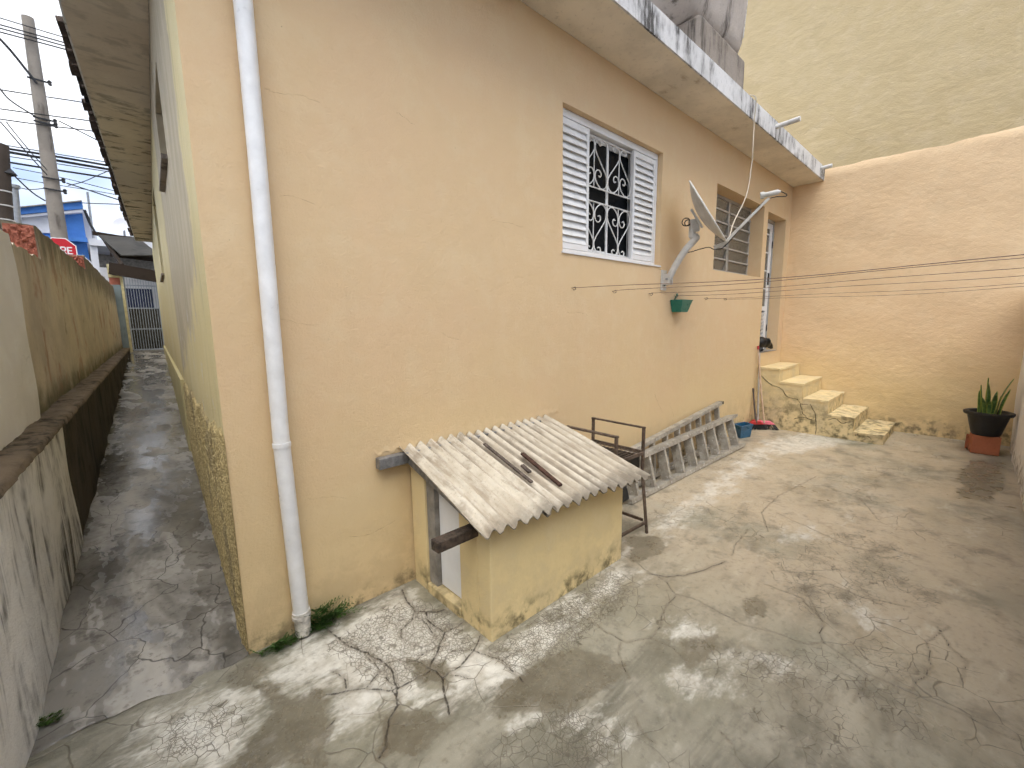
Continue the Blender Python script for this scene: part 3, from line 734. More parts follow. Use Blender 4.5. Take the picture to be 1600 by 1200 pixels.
# -- back door
def back_door():
    x0, x1, z0, z1 = DR; D = .155
    f = MB(); f.box((x1-.04,D,z0+.003),(x1-.002,D+.055,z1-.002)); f.box((x0+.002,D,z0+.003),(x0+.04,D+.055,z1-.002)); f.box((x0+.04,D,z1-.045),(x1-.04,D+.055,z1-.002))
    d = f.build('door', 'grey_aluminium', house); d['label'] = 'half-open white aluminium back door with louvred foot'
    lx0, lx1 = 7.03, x1-.042; y = D+.01
    m = MB(); m.box((lx1-.11,y,z0+.012),(lx1,y+.032,z1-.05)); m.box((lx0,y,z0+.012),(lx0+.07,y+.032,z1-.05)); m.box((lx0+.07,y,z1-.13),(lx1-.11,y+.032,z1-.05)); m.box((lx0+.07,y,z0+.012),(lx1-.11,y+.032,z0+.09)); m.box((lx0+.07,y,z0+.62),(lx1-.11,y+.032,z0+.69))
    m.build('leaf_frame', 'white_aluminium', d, bevel=.003)
    for k in range(9): MB().bar((lx0+.07,y+.016,z0+.12+.056*k),(lx1-.11,y+.016,z0+.12+.056*k), .006, .05, up=(0,-.5,1)).build('louvre_slat', 'white_slat', d)
    for k in range(4): B('glazing_bar', 'white_aluminium', d, (lx0+.071,y+.002,z0+.95+.27*k),(lx1-.111,y+.03,z0+.966+.27*k))
    B('glass_pane', 'frosted_glass', d, (lx0+.07,y+.012,z0+.69),(lx1-.11,y+.018,z1-.13))
    for zz in (z0+.35, z1-.35): MB().tube([(lx1+.006,y-.006,zz-.05),(lx1+.006,y-.006,zz+.05)], .009, 8).build('hinge', 'black_rubber', d)
    MB().box((lx1-.09,y-.012,z0+1.02),(lx1-.05,y,z0+1.2)).build('lock_plate', 'black_rubber', d)
    B('sill', 'grey_concrete', d, (x0+.004,-.006,z0+.001),(x1-.004,D,z0+.006))
back_door()
# passage windows
for (a, b, c, d_) in (AW1, AW2):
    m = MB(); D = .11
    for p, q in (((a,c),(b,c)),((b,c),(b,d_)),((b,d_),(a,d_)),((a,d_),(a,c))):
        m.bar((ax(p[0])+D,p[0],p[1]),(ax(q[0])+D,q[0],q[1]), .05, .05)
    w = m.build('window', 'steel_frame', house); w['label'] = 'small recessed grey window high on the passage wall' if a < 3 else 'tall recessed window farther along the passage'
    nb = 3
    for k in range(nb):
        z_ = c + (d_-c)*(k+.5)/nb; MB().bar((ax(a)+D,a+.03,z_),(ax(b)+D,b-.03,z_), .006, (d_-c)/nb*.92, up=(.2,0,1)).build('glass_pane', 'frosted_glass', w)
    MB().prism([(ax(a)-.035,a-.02,c-.03),(ax(b)-.035,b+.02,c-.03),(ax(b)-.035,b+.02,c-.003),(ax(a)-.035,a-.02,c-.003)], (.14,0,0)).build('sill', 'block_cement', w)

# ------------------------------------------------------------------ rear wall, right wall
rw = thing('rear_wall', 'tall trowelled peach and olive wall closing the far end of the yard', 'wall', (LX, 0, 0))
def rl(u, v):
    y = .6 - 3.6*u; zt = 3.65 + .004*math.sin(y*5) + .005*math.sin(y*13+1) + random.uniform(-.006,.006); z = -.3 + (zt+.3)*v
    w = .008*math.sin(y*3.1+z*1.7) + .004*math.sin(y*7+z*5.3) + .003*math.sin(z*9-y*4) - .004
    return (LX + (w if v < 1 else .025) , y, z)
grid_obj('lower_render', rl, 60, 60, 'rear_paint', rw)['label'] = 'rough peach render below the ragged ledge'
B('upper_wall', 'rear_upper_paint', rw, (LX+.02,-6.0,-.3), (LX+.30,14,7.5))['label'] = 'smoother olive-yellow wall above the ledge'
right = thing('side_boundary_wall', 'whitewashed wall at the right edge behind the potted plant', 'wall', (3,-2.5,0))
def rwf(u, v):
    x = -2.2 + (LX+2.19)*u; z = -.3 + 2.12*v
    return (x, -2.545 + .006*math.sin(x*4+z*3) + .004*math.sin(x*13-z*7), z)
grid_obj('wall_face', rwf, 90, 26, 'white_wall_paint', right)
B('wall_core', 'white_wall_paint', right, (-2.2,-2.75,-.3), (LX-.01,-2.56,1.81))

# ------------------------------------------------------------------ left boundary wall
lw = thing('boundary_wall', 'stained stepped boundary wall with exposed brick along the passage', 'wall', (-.9, 3, 0))
lx = lambda y, o: o + .055*y
def seg(name, y0, y1, off, th, z0, z1, mat, wob=.0, n=24, nz=14):
    m = MB(); nv = n+1
    for side in (0, 1):
        for j in range(nz+1):
            for i in range(nv):
                y = y0+(y1-y0)*i/n; z = z0+(z1-z0)*j/nz
                if j == nz: z += random.uniform(-wob, wob)
                x = lx(y, off) - side*th + (.006*math.sin(y*5+z*3)+.004*math.sin(y*13-z*9) if side == 0 else 0)
                m.v.append((x, y, z))
    S1 = nv*(nz+1)
    for j in range(nz):
        for i in range(n):
            a = j*nv+i; m.f += [(a,a+1,a+nv+1,a+nv),(S1+a,S1+a+nv,S1+a+nv+1,S1+a+1)]
    for i in range(n):
        a = nz*nv+i; m.f += [(a,a+1,S1+a+1,S1+a)]
    for j in range(nz):
        for i in (0, n):
            a = j*nv+i; m.f.append((a, a+nv, S1+a+nv, S1+a))
    m.mi = [0]*len(m.f)
    return m.build(name, mat, lw, smooth=True)
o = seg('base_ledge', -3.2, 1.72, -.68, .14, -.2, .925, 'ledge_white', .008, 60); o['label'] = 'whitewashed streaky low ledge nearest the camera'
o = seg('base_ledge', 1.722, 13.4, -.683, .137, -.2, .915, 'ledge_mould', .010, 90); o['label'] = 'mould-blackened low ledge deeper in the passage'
def capf(u, v):
    y = -3.2+16.6*v; k = u*4
    o_ = [-.664,-.668,-.70,-.76,-.84][int(round(k))]; z = [.905,.934,.942,.944,.944][int(round(k))] - (.008 if y > 1.7 else 0)
    e = .003*math.sin(y*7.3)+.002*math.sin(y*23) + random.uniform(-.003,.003)
    return (lx(y, o_) + (e if k < 2.5 else 0), y, z + random.uniform(-.004,.004) + .4*e)
grid_obj('ledge_cap', capf, 5, 420, 'ledge_top', lw)
seg('white_section', -3.2, 1.86, -.785, .2, .93, 2.05, 'white_wall_paint', .01, 40)['label'] = 'newer whitewashed upper section'
seg('old_section', 1.862, 2.97, -.812, .17, .9, 2.04, 'old_plaster', .015)
seg('old_section', 2.972, 6.55, -.812, .17, .9, 2.30, 'old_plaster', .015, 40)
seg('old_section', 6.552, 13.3, -.812, .17, .9, 2.50, 'old_plaster', .02, 60)
for yb, z0_, z1_ in ((2.972, 2.05, 2.29), (6.552, 2.31, 2.49)):
    def bk(u, v):
        r_ = random.uniform(-.012, .012) if 0 < u < 1 and 0 < v < 1 else 0
        return (lx(yb,-.815) - .16*u, yb-.012-.03*(1-v)*u + r_, z0_ + (z1_-z0_)*v)
    grid_obj('exposed_brick', bk, 14, 12, 'raw_brick', lw, smooth=False)

# ------------------------------------------------------------------ drainpipe
dp = thing('drainpipe', 'white PVC drainpipe running down the house corner', 'drainpipe', (.215,-.05,0))
MB().tube([(.222,-.046,.125),(.205,-.05,.97)], .035, 20).build('lower_pipe', 'pvc_white', dp, smooth=True)
MB().tube([(.205,-.05,.975),(.215,-.05,2.2),(.218,-.05,HZ)], .0345, 20).build('upper_pipe', 'pvc_white', dp, smooth=True)
MB().tube([(.2054,-.05,.955),(.205,-.05,.975)], .038, 20).build('coupling', 'pvc_white', dp, smooth=True)
MB().tube([(.2225,-.046,.10),(.222,-.046,.118)], .042, 20).build('collar', 'pvc_dirty', dp, smooth=True)
MB().tube([(.2225,-.046,.119),(.222,-.046,.135)], .040, 20).build('collar', 'pvc_dirty', dp, smooth=True)
m = MB(); n = 20; vs = []
for r_ in (.036, .032):
    for zz in (.01, .10):
        for k in range(n):
            t = 2*math.pi*k/n; vs.append((.224+r_*math.cos(t), -.046+r_*math.sin(t), zz+(random.uniform(-.006,.02) if zz < .05 and r_ > .035 else 0)))
fs = []
for k in range(n):
    k2 = (k+1)%n; fs += [(k,k2,n+k2,n+k),(2*n+k,3*n+k,3*n+k2,2*n+k2),(k,2*n+k,2*n+k2,k2)]
m.add(vs, fs).build('outlet', 'pvc_dirty', dp, smooth=True)

# ------------------------------------------------------------------ gas shed
shed = thing('storage_shed', 'low yellow rendered shed with corrugated roof against the house wall', 'shed', (.86,0,0))
def rz(y): return .79 + .28*y
x0, x1, yf = .862, 1.962, -.712
m = MB()
m.box((x0,yf,-.05),(x1,yf+.1,.545)); MAT_ = 'shed_paint'
m.build('front_wall', 'shed_paint', shed, bevel=.008)
m = MB(); t = .09
m.prism([(x0+.001,-.012,-.05),(x0+.001,-.155,-.05),(x0+.001,-.155,rz(-.155)-.03),(x0+.001,-.012,rz(-.012)-.03)], (t,0,0))
m.prism([(x0+.001,-.47,-.05),(x0+.001,yf+.101,-.05),(x0+.001,yf+.101,rz(-.6)-.04),(x0+.001,-.47,rz(-.47)-.03)], (t,0,0))
m.build('side_wall', 'shed_paint', shed, bevel=.004)
B('door_sill', 'shed_paint', shed, (x0-.006,-.469,-.04),(x0+t,-.156,.042), bevel=.006)
MB().prism([(x1-t,-.012,-.05),(x1-t,yf+.101,-.05),(x1-t,yf+.101,rz(-.6)-.04),(x1-t,-.012,rz(0)-.03)], (t-.001,0,0)).build('side_wall', 'shed_paint', shed)
dr = MB().box((x0+.040,-.466,.05),(x0+.058,-.235,.60)).build('door', 'door_white', shed, bevel=.003); dr['label'] = 'plain white panel door standing slightly back'
B('door_jamb', 'grey_concrete', shed, (x0+.014,-.230,.043),(x0+.075,-.1555,.70))
B('shed_floor', 'grey_concrete', shed, (x0+t,yf+.1,-.03),(x1-t,-.01,.035))
MB().bar((.66,-.034,.758),(1.95,-.034,.758), .05, .06).build('wall_channel', 'dark_channel', shed, bevel=.004)
MB().bar((.638,-.60,.522),(1.2,-.60,.522), .058, .05).build('timber_beam', 'old_timber', shed, bevel=.004)
MB().bar((.838,-.03,rz(-.03)-.032),(.838,-.72,rz(-.72)-.032), .02, .035).build('rafter', 'dark_channel', shed)
def sheet(name, xa, xb, yfa, yfb, lift, phase, ragged):
    pitch = .0705; nx = int((xb-xa)/pitch*10); ny = 26; rnd = [random.uniform(-1,1) for _ in range(nx+1)]; vs = []; 
    for s_ in (0, 1):
        for j in range(ny+1):
            for i in range(nx+1):
                x = xa+(xb-xa)*i/nx; yend = yfa+(yfb-yfa)*i/nx + ragged*(rnd[i]*.3+rnd[(i//7)]*.7)
                y = -.012 + (yend+.012)*j/ny
                z = rz(y)+.012+lift+.0155*math.cos(2*math.pi*(x-phase)/pitch) - s_*.006 + .003*math.sin(x*5+y*7)
                x_ = x - .045*(j/ny)*(1-(x-.8)/1.2)
                vs.append((x_, y, z))
    N = (nx+1)*(ny+1); fs = []
    for j in range(ny):
        for i in range(nx):
            a = j*(nx+1)+i; b = a+nx+1; fs += [(a,a+1,b+1,b),(N+a,N+b,N+b+1,N+a+1)]
    for i in range(nx):
        a = i; b = ny*(nx+1)+i; fs += [(a,N+a,N+a+1,a+1),(b,b+1,N+b+1,N+b)]
    for j in range(ny):
        a = j*(nx+1); b = a+nx; fs += [(a,a+nx+1,N+a+nx+1,N+a),(b,N+b,N+b+nx+1,b+nx+1)]
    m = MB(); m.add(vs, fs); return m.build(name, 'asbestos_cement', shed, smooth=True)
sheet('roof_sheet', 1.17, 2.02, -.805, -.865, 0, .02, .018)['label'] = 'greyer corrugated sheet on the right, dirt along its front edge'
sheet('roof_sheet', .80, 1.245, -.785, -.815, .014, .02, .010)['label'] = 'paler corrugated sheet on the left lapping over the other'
def mortar(u, v):
    x = .66+1.5*u; zt = rz(0)+.06+.02*math.sin(x*6)+.01*math.sin(x*17)
    z = rz(0)+.012+.010*math.cos(2*math.pi*(x-.02)/.0705) + (zt-rz(0)-.012)*v
    return (x, -.001 - .004*(1-v)*(.4+.6*random.random()), z)
grid_obj('mortar_flashing', mortar, 220, 8, 'peach_paint', shed)
def rp3(px, py, up=.03): p = on(px, py, (0,-.28,1), .805); return (p[0], p[1], p[2]+up)
tag(MB().bar(rp3(757,701), rp3(831,762), .018, .010).build('wooden_strip', 'stick_wood', None), 'long thin grey wooden strip lying in the roof corrugation', 'wood strip')
tag(MB().bar(rp3(816,716), rp3(876,767), .024, .012).build('wooden_strip', 'stick_rust', None), 'dark reddish-brown wooden strip on the right of the shed roof', 'wood strip')
tag(MB().bar(rp3(816,735), rp3(828,746), .022, .012).build('wood_chip', 'stick_wood', None), 'short dark wood chip between the two strips on the shed roof', 'wood chip')

# ------------------------------------------------------------------ rusty rack
rk = thing('metal_rack', 'rusty brown metal rack with mesh shelf between shed and ladder', 'rack', (2.2,-.4,0))
fz = floor_z(2.3)
for (x, y, top, foot) in ((2.35,-.62,.748,(.035,-.03)),(2.35,-.19,.748,(.03,.03)),(2.045,-.60,.735,(-.01,-.03)),(2.045,-.19,.735,(-.01,.03))):
    MB().bar((x+foot[0],y+foot[1],fz+.001),(x,y,.42), .018, .018).build('leg', 'rust_steel', rk); MB().bar((x,y,.4201),(x,y,top), .018, .018).build('post', 'rust_steel', rk)
MB().bar((2.35,-.631,.753),(2.35,-.179,.753), .02, .011).build('top_rail', 'rust_steel', rk); MB().bar((2.045,-.611,.741),(2.045,-.179,.741), .03, .012).build('top_rail', 'rust_steel', rk)
m = MB()
for a, b in (((2.055,-.61),(2.341,-.625)),((2.055,-.18),(2.341,-.18)),((2.045,-.59),(2.045,-.2)),((2.361,-.61),(2.361,-.2))): m.bar((*a,.572),(*b,.572), .012, .022)
m.build('shelf_frame', 'rust_steel', rk)
m = MB()
for k in range(9): m.bar((2.07+.033*k,-.6,.577),(2.07+.033*k,-.19,.577), .003, .003)
for k in range(12): m.bar((2.055,-.59+.035*k,.581),(2.345,-.59+.035*k,.581), .003, .003)
m.build('shelf_mesh', 'rust_steel', rk)
B('side_panel', 'dark_sheet', rk, (2.338,-.60,.46),(2.342,-.2,.555))
MB().bar((2.383,-.642,.05),(2.04,-.625,.05), .012, .02).build('stretcher', 'rust_steel', rk); MB().bar((2.378,-.62,.06),(2.375,-.17,.06), .012, .02).build('stretcher', 'rust_steel', rk)

# ------------------------------------------------------------------ stepladder lying on its side
ld = thing('stepladder', 'paint-spattered aluminium stepladder lying on its side by the wall', 'ladder', (4,-.2,-.06))
def frame(b0, b1, t0, t1, n, wid):
    b0, b1, t0, t1 = map(Vector, (b0,b1,t0,t1)); nrm = (b1-b0).cross(t0-b0).normalized()
    for a, b in ((b0,b1),(t0,t1)): MB().bar(a, b, wid, .042, up=(t0-b0)).build('rail', 'ladder_aluminium', ld, bevel=.003)
    for k in range(n):
        f_ = .05 + .90*k/(n-1); p = b0.lerp(b1, f_); q = t0.lerp(t1, f_); d = (q-p).normalized()
        MB().bar(p+d*.0215, q-d*.0215, .034, wid*.92, up=nrm).build('step', 'ladder_aluminium', ld, bevel=.003)
    for a, b in ((b0,b1),(t0,t1)):
        d = (b-a).normalized(); MB().bar(b+d*.001, b+d*.05, wid*1.05, .03, up=(t0-b0)).build('foot', 'black_rubber' if a is t0 and wid < .07 else 'ladder_aluminium', ld, bevel=.006)
frame((2.74,-.262,-.022),(5.25,-.275,-.055),(2.74,-.185,.285),(5.29,-.155,.285), 9, .10)
frame((2.74,-.14,.005),(5.2,-.09,-.02),(2.74,-.125,.31),(5.19,-.035,.45), 9, .062)
MB().bar((2.70,-.26,-.008),(2.70,-.175,.30), .13, .03, up=(0,1,0)).build('top_cap', 'black_rubber', ld, bevel=.01)

# ------------------------------------------------------------------ stairs
st = thing('staircase', 'five-step yellow concrete stairs up to the back door', 'stairs', (6.6,0,-.1))
tops = [(.782,-.29),(.592,-.59),(.392,-.885),(.204,-1.175),(.024,-1.485)]
prof = [(6.607,-.003,-.2)]; yp = -.003
for z, y in tops: prof += [(6.607,yp,z-.03),(6.607,y+.006,z-.03)]; yp = y+.006
prof.append((6.607,yp,-.2))
MB().prism(prof, (LX-.03-6.607,0,0)).build('body', 'stair_paint', st)
yp = -.003
for z, y in tops:
    nx_, ny_ = 14, 5; m = MB(); vs = []      # slightly worn treads
    for k, zz in ((0, z-.031), (1, z)):
        for j in range(ny_+1):
            for i in range(nx_+1):
                e = random.uniform(-.004,.003) if k and (i in (0,nx_) or j == ny_) else random.uniform(-.0012,.0012)
                vs.append((6.601+(LX-.022-6.601)*i/nx_ + (random.uniform(-.002,.003) if i == 0 else 0), yp-.001+(y-yp+.001)*j/ny_ + (random.uniform(-.004,.003) if j == ny_ else 0), zz+e))
    N = (nx_+1)*(ny_+1); fs = []
    for j in range(ny_):
        for i in range(nx_): a = j*(nx_+1)+i; b = a+nx_+1; fs += [(a,b,b+1,a+1),(N+a,N+a+1,N+b+1,N+b)]
    for i in range(nx_): a = i; b = ny_*(nx_+1)+i; fs += [(a,a+1,N+a+1,N+a),(b,N+b,N+b+1,b+1)]
    for j in range(ny_): a = j*(nx_+1); b = a+nx_; fs += [(a,N+a,N+a+nx_+1,a+nx_+1),(b,b+nx_+1,N+b+nx_+1,N+b)]
    m.add(vs, fs).build('tread', 'stair_paint', st); yp = y
for pl in ([(215,475),(290,540),(390,590),(430,645),(520,680),(550,720),(570,790),(620,845)], [(635,720),(670,790),(685,870),(680,975)], [(550,720),(610,720)], [(490,850),(560,830),(650,855)], [(780,850),(850,840),(900,880),(960,870)], [(1010,985),(1090,975),(1150,1010)]):
    P3 = []
    for x, y in pl:
        q = on(1150+x/5.456, 500+y/5.456, (1,0,0), 6.606); P3.append(Vector(q)+Vector((0,random.uniform(-.006,.006),random.uniform(-.006,.006))))
    P3 = smooth_path(P3, 4); P3 = [p+Vector((0,random.uniform(-.005,.005),random.uniform(-.005,.005))) for p in P3]
    MB().tube(P3, [random.uniform(.0015,.0045) for _ in P3], 5).build('crack', 'crack_dirt', st)

# ------------------------------------------------------------------ roof water tank
bl = tag(MB().box((3.62,-.30,3.665),(4.66,-.02,4.05)).build('concrete_block', 'block_cement', None, bevel=.03), 'weathered concrete block under the water tank on the roof', 'block')
tk = thing('water_tank', 'stained asbestos-cement water tank on the roof edge', 'tank', (4.0,.4,4.05))
m = MB(); prof = [(.0,0.0),(.16,0.0),(.08,.02),(.03,.07),(0,.15),(-.03,.55),(-.06,.98)]
def rrect(cx, cy, hx, hy, r, n=7):
    o = []
    for qx, qy, a0 in ((1,1,0),(-1,1,90),(-1,-1,180),(1,-1,270)):
        for k in range(n+1):
            t = math.radians(a0+90*k/n); o.append((cx+qx*(hx-r)+r*math.cos(t), cy+qy*(hy-r)+r*math.sin(t)))
    return o
rings = [(.26,4.052),(.13,4.058),(.06,4.085),(.02,4.14),(0,4.22),(-.03,4.75),(-.05,4.98),(-.11,4.99),(-.11,5.10),(-.04,5.11)]
vs = []; nr = 32
for ins, z in rings: vs += [(x, y, z) for x, y in rrect(3.98, .42, .80-ins, .70-ins, .24)]
fs = [(i*nr+k, i*nr+(k+1)%nr, (i+1)*nr+(k+1)%nr, (i+1)*nr+k) for i in range(len(rings)-1) for k in range(nr)] + [tuple(reversed(range(nr))), tuple(range((len(rings)-1)*nr, len(rings)*nr))]
m.add(vs, fs).build('tank_body', 'tank_cement', tk, smooth=True)
MB().lathe([(.0,.0),(.9,.0),(.9,.06),(.4,.16),(0,.18)], (3.98,.42,5.12), 4).build('tank_lid', 'tank_cement', tk)
B('rear_support', 'block_cement', tk, (3.3,.75,3.665),(4.66,1.0,4.05)); 
MB().tube([(4.78,-.20,4.35),(4.78,-.235,4.9)], .02, 8).build('overflow_pipe', 'pvc_dirty', tk, smooth=True)
# spouts
def spout(x, lab, d, l):
    p = Vector((x, -.385, 3.60)); q = p + Vector(d).normalized()*l
    m = MB(); m.tube([p, q], .026, 14, cap=False); m.tube([p, q], .021, 14, cap=False); m.tube([q, q+Vector(d).normalized()*.001], .026, 14)
    ob = m.build('drain_spout', 'foam_cap', None, smooth=True); tag(ob, lab, 'spout', 'roof drain spouts')
spout(5.38, 'white plastic drain spout sticking out midway along the slab edge', (.0,-1,.06), .24)
spout(7.40, 'white plastic drain spout at the slab end beside the rear wall', (.0,-1,.06), .14)

# ------------------------------------------------------------------ satellite dish
ds = thing('satellite_dish', 'grey satellite dish on a curved wall mast beside the window', 'satellite dish', (3.72,0,1.86))
Cd = Vector(atY(1106,330,-.36)); vd = (Cd-Vector(CAM)).normalized(); rr_ = vd.cross(Vector((0,0,1))).normalized(); uu = rr_.cross(vd)
nd = (rr_*.856 + uu*.517 + vd*.005).normalized(); du = (uu*.856 - rr_*.517); du = (du - nd*du.dot(nd)).normalized(); dv = nd.cross(du)
def dish_surface(sgn, off, mat, name):
    m = MB(); nr_, nt = 9, 40; vs = [Cd - nd*(0.078) + nd*off]; fs = []
    for i in range(1, nr_+1):
        r = i/nr_
        for k in range(nt):
            t = 2*math.pi*k/nt; vs.append(Cd + du*(.315*r*math.cos(t)) + dv*(.285*r*math.sin(t)) - nd*(0.078*(1-r*r)) + nd*off)
    for k in range(nt): fs.append((0, 1+k, 1+(k+1)%nt))
    for i in range(nr_-1):
        for k in range(nt): a = 1+i*nt; fs.append((a+k, a+(k+1)%nt, a+nt+(k+1)%nt, a+nt+k))
    return m.add(vs, fs).build(name, mat, ds, smooth='all')
dish_surface(1, .004, 'dish_face', 'reflector'); dish_surface(1, -.004, 'dish_grey', 'reflector_back')
rim = [Cd + du*(.317*math.cos(t)) + dv*(.287*math.sin(t)) for t in [2*math.pi*k/40 for k in range(41)]]
MB().tube(rim, .0075, 6, cap=False).build('rim', 'dish_face', ds, smooth=True)
mt = Cd - nd*.16 - du*.03
MB().bar(Cd-nd*.105-du*.10, Cd-nd*.105+du*.10, .09, .02, up=nd).build('back_plate', 'dish_grey', ds, bevel=.004)
MB().bar(mt-du*.035-Vector((0,0,.035)), mt+Vector((0,0,.05)), .07, .075).build('clamp', 'dish_grey', ds, bevel=.004)
bs = Vector((3.70,-.06,1.88))
mast = smooth_path([bs, bs+Vector((.02,-.06,.13)), Vector((3.74,-.20,2.14)), Vector((3.80,-.27,2.25)), mt-Vector((0,0,.10)), mt+Vector((0,0,.02))], 8)
MB().tube(mast, .032, 14).build('mast', 'dish_grey', ds, smooth=True)
MB().box((3.66,-.012,1.78),(3.76,-.001,1.97)).build('wall_plate', 'dish_grey', ds, bevel=.002)
MB().box((3.672,-.09,1.83),(3.684,-.012,1.93)).box((3.724,-.09,1.83),(3.736,-.012,1.93)).build('hinge_bracket', 'dish_grey', ds, bevel=.002)
MB().tube([(3.66,-.06,1.88),(3.75,-.06,1.88)], .012, 8).build('bolt', 'galvanised', ds, smooth=True)
bot = Cd - du*.33 - nd*.01
lnb = Cd + nd*.44 - du*.20
MB().bar(bot - nd*.02, lnb, .028, .022, up=du).build('feed_arm', 'dish_grey', ds, bevel=.002)
MB().bar(bot - nd*.10 + du*.02, bot - nd*.015, .05, .03, up=du).build('arm_bracket', 'dish_grey', ds)
back = (Cd - lnb).normalized(); lc = lnb + du*.035
MB().tube([lc - back*.10, lc - back*.085, lc - back*.0849, lc + back*.02, lc + back*.021, lc + back*.05], [.012,.012,.021,.021,.03,.03], 14).build('receiver_head', 'dish_grey', ds, smooth=True)
MB().tube(smooth_path([lc-back*.10, lc-back*.12-du*.05, lnb-du*.03+back*.06, bot-du*.02, bot-nd*.1, bot-nd*.14+du*.05, mt-du*.02-Vector((0,0,.22)), Vector((3.735,-.18,2.09)), bs+Vector((.02,-.03,.04)), bs+Vector((.0,.04,-.06))], 8), .004, 6).build('coax_cable', 'black_rubber', ds, smooth=True)
lp = [mt+nd*.03 + du*(.06+.035*math.sin(t)) - nd*(.03+.035*(1-math.cos(t))) for t in [2*math.pi*k/16 for k in range(17)]]
MB().tube(lp, .005, 6).build('cable_loop', 'black_rubber', ds, smooth=True); MB().tube([p*.75+mt*.25+dv*.02 for p in lp], .005, 6).build('cable_loop', 'black_rubber', ds, smooth=True)
MB().tube(smooth_path([(4.55,-.396,3.668),(4.62,-.43,3.64),(4.70,-.40,3.45),(4.68,-.41,3.2),(4.70,-.40,3.05),(4.64,-.39,2.75),(4.40,-.37,2.45),bot+nd*.03], 10), .005, 6).build('antenna_cable', 'cream_cable', None, smooth=True)
tag(bpy.data.objects['antenna_cable'], 'pale cable hanging from the roof slab to the dish', 'cable')

# ------------------------------------------------------------------ clothes lines, basket
ends = [('uppermost, starting left of the dish bracket', 2.31, 1.745, 1.735, .05), ('second from the top, from the hook under the window corner', 2.85, 1.74, 1.77, .03), ('third from the top, from the hook left of the green basket', 3.45, 1.738, 1.77, .035),
        ('fourth from the top, starting at the green basket', 3.95, 1.732, 1.755, .03), ('fifth, from the hook just right of the green basket', 4.66, 1.727, 1.735, .04), ('lowest, from the hook nearest the door', 5.20, 1.732, 1.73, .06)]
for i, (lab, x, z, ze, sag) in enumerate(ends):
    c = thing('clothesline', 'thin brown clothesline wire, '+lab, 'clothesline', (x,0,z), 'clotheslines across the yard')
    pts = []
    for k in range(25):
        t = k/24; pts.append((x+.03*t, -.028-2.51*t, z+(ze-z)*t - sag*4*t*(1-t)*.5 + .006*math.sin(9*t+i)))
    MB().tube(pts, .0022, 5).build('wire', 'line_wire', c)
    hk = [(x, .0, z), (x, -.018, z), (x+.004,-.032,z+.006),(x+.006,-.034,z-.010),(x,-.024,z-.016),(x-.004,-.016,z-.010)]
    MB().tube(smooth_path(hk, 4), .003, 6).build('hook', 'hook_metal', c)
bk = thing('soap_basket', 'small green plastic basket hung on the wall under the dish', 'basket', (4.0,0,1.6))
m = MB(); a = [(3.90,-.008),(4.05,-.008),(4.05,-.10),(3.90,-.10)]; b_ = [(3.86,-.004),(4.09,-.004),(4.09,-.135),(3.86,-.135)]
vs = [(x,y,1.568) for x,y in a]+[(x,y,1.69) for x,y in b_]+[(x*.97+.03*3.975,y*.9-.006,1.69) for x,y in b_]+[(x*.97+.03*3.975,y*.9-.006,1.595) for x,y in a]
fs = [(3,2,1,0)]+[(k,(k+1)%4,4+(k+1)%4,4+k) for k in range(4)]+[(4+k,4+(k+1)%4,8+(k+1)%4,8+k) for k in range(4)]+[(8+k,8+(k+1)%4,12+(k+1)%4,12+k) for k in range(4)]+[(12,13,14,15)]
m.add(vs, fs).build('tub', 'green_plastic', bk, bevel=.006)
MB().tube(smooth_path([(3.95,-.006,1.69),(3.95,-.02,1.725),(3.952,-.034,1.738),(3.956,-.03,1.752),(3.962,-.012,1.748)], 4), .005, 6).build('hanger', 'green_plastic', bk)

# ------------------------------------------------------------------ bin, brooms, squeegee
bx = thing('plastic_bin', 'small blue plastic bin on the floor by the brooms', 'bin', (5.85,-.1,-.085))
fz = floor_z(5.9); m = MB()
lo = [(5.66,-.14),(5.86,-.20),(5.93,-.09),(5.74,-.035)]; hi = [(5.645,-.15),(5.875,-.215),(5.95,-.085),(5.725,-.022)]; hi2 = [(5.66,-.142),(5.865,-.203),(5.935,-.09),(5.735,-.034)]
vs = [(x,y,fz+.001) for x,y in lo]+[(x,y,fz+.165) for x,y in hi]+[(x,y,fz+.165) for x,y in hi2]+[((x*.9+5.795*.1),(y*.9-.117*.1),fz+.01) for x,y in lo]
m.add(vs, [(3,2,1,0)]+[(k,(k+1)%4,4+(k+1)%4,4+k) for k in range(4)]+[(4+k,4+(k+1)%4,8+(k+1)%4,8+k) for k in range(4)]+[(8+k,8+(k+1)%4,12+(k+1)%4,12+k) for k in range(4)]+[(12,13,14,15)]).build('tub', 'blue_plastic', bx, bevel=.008)
m = MB(); 
for k in range(4): m.bar((*hi[k],fz+.167),(*hi[(k+1)%4],fz+.167), .016, .014)
m.build('rim', 'blue_plastic', bx)
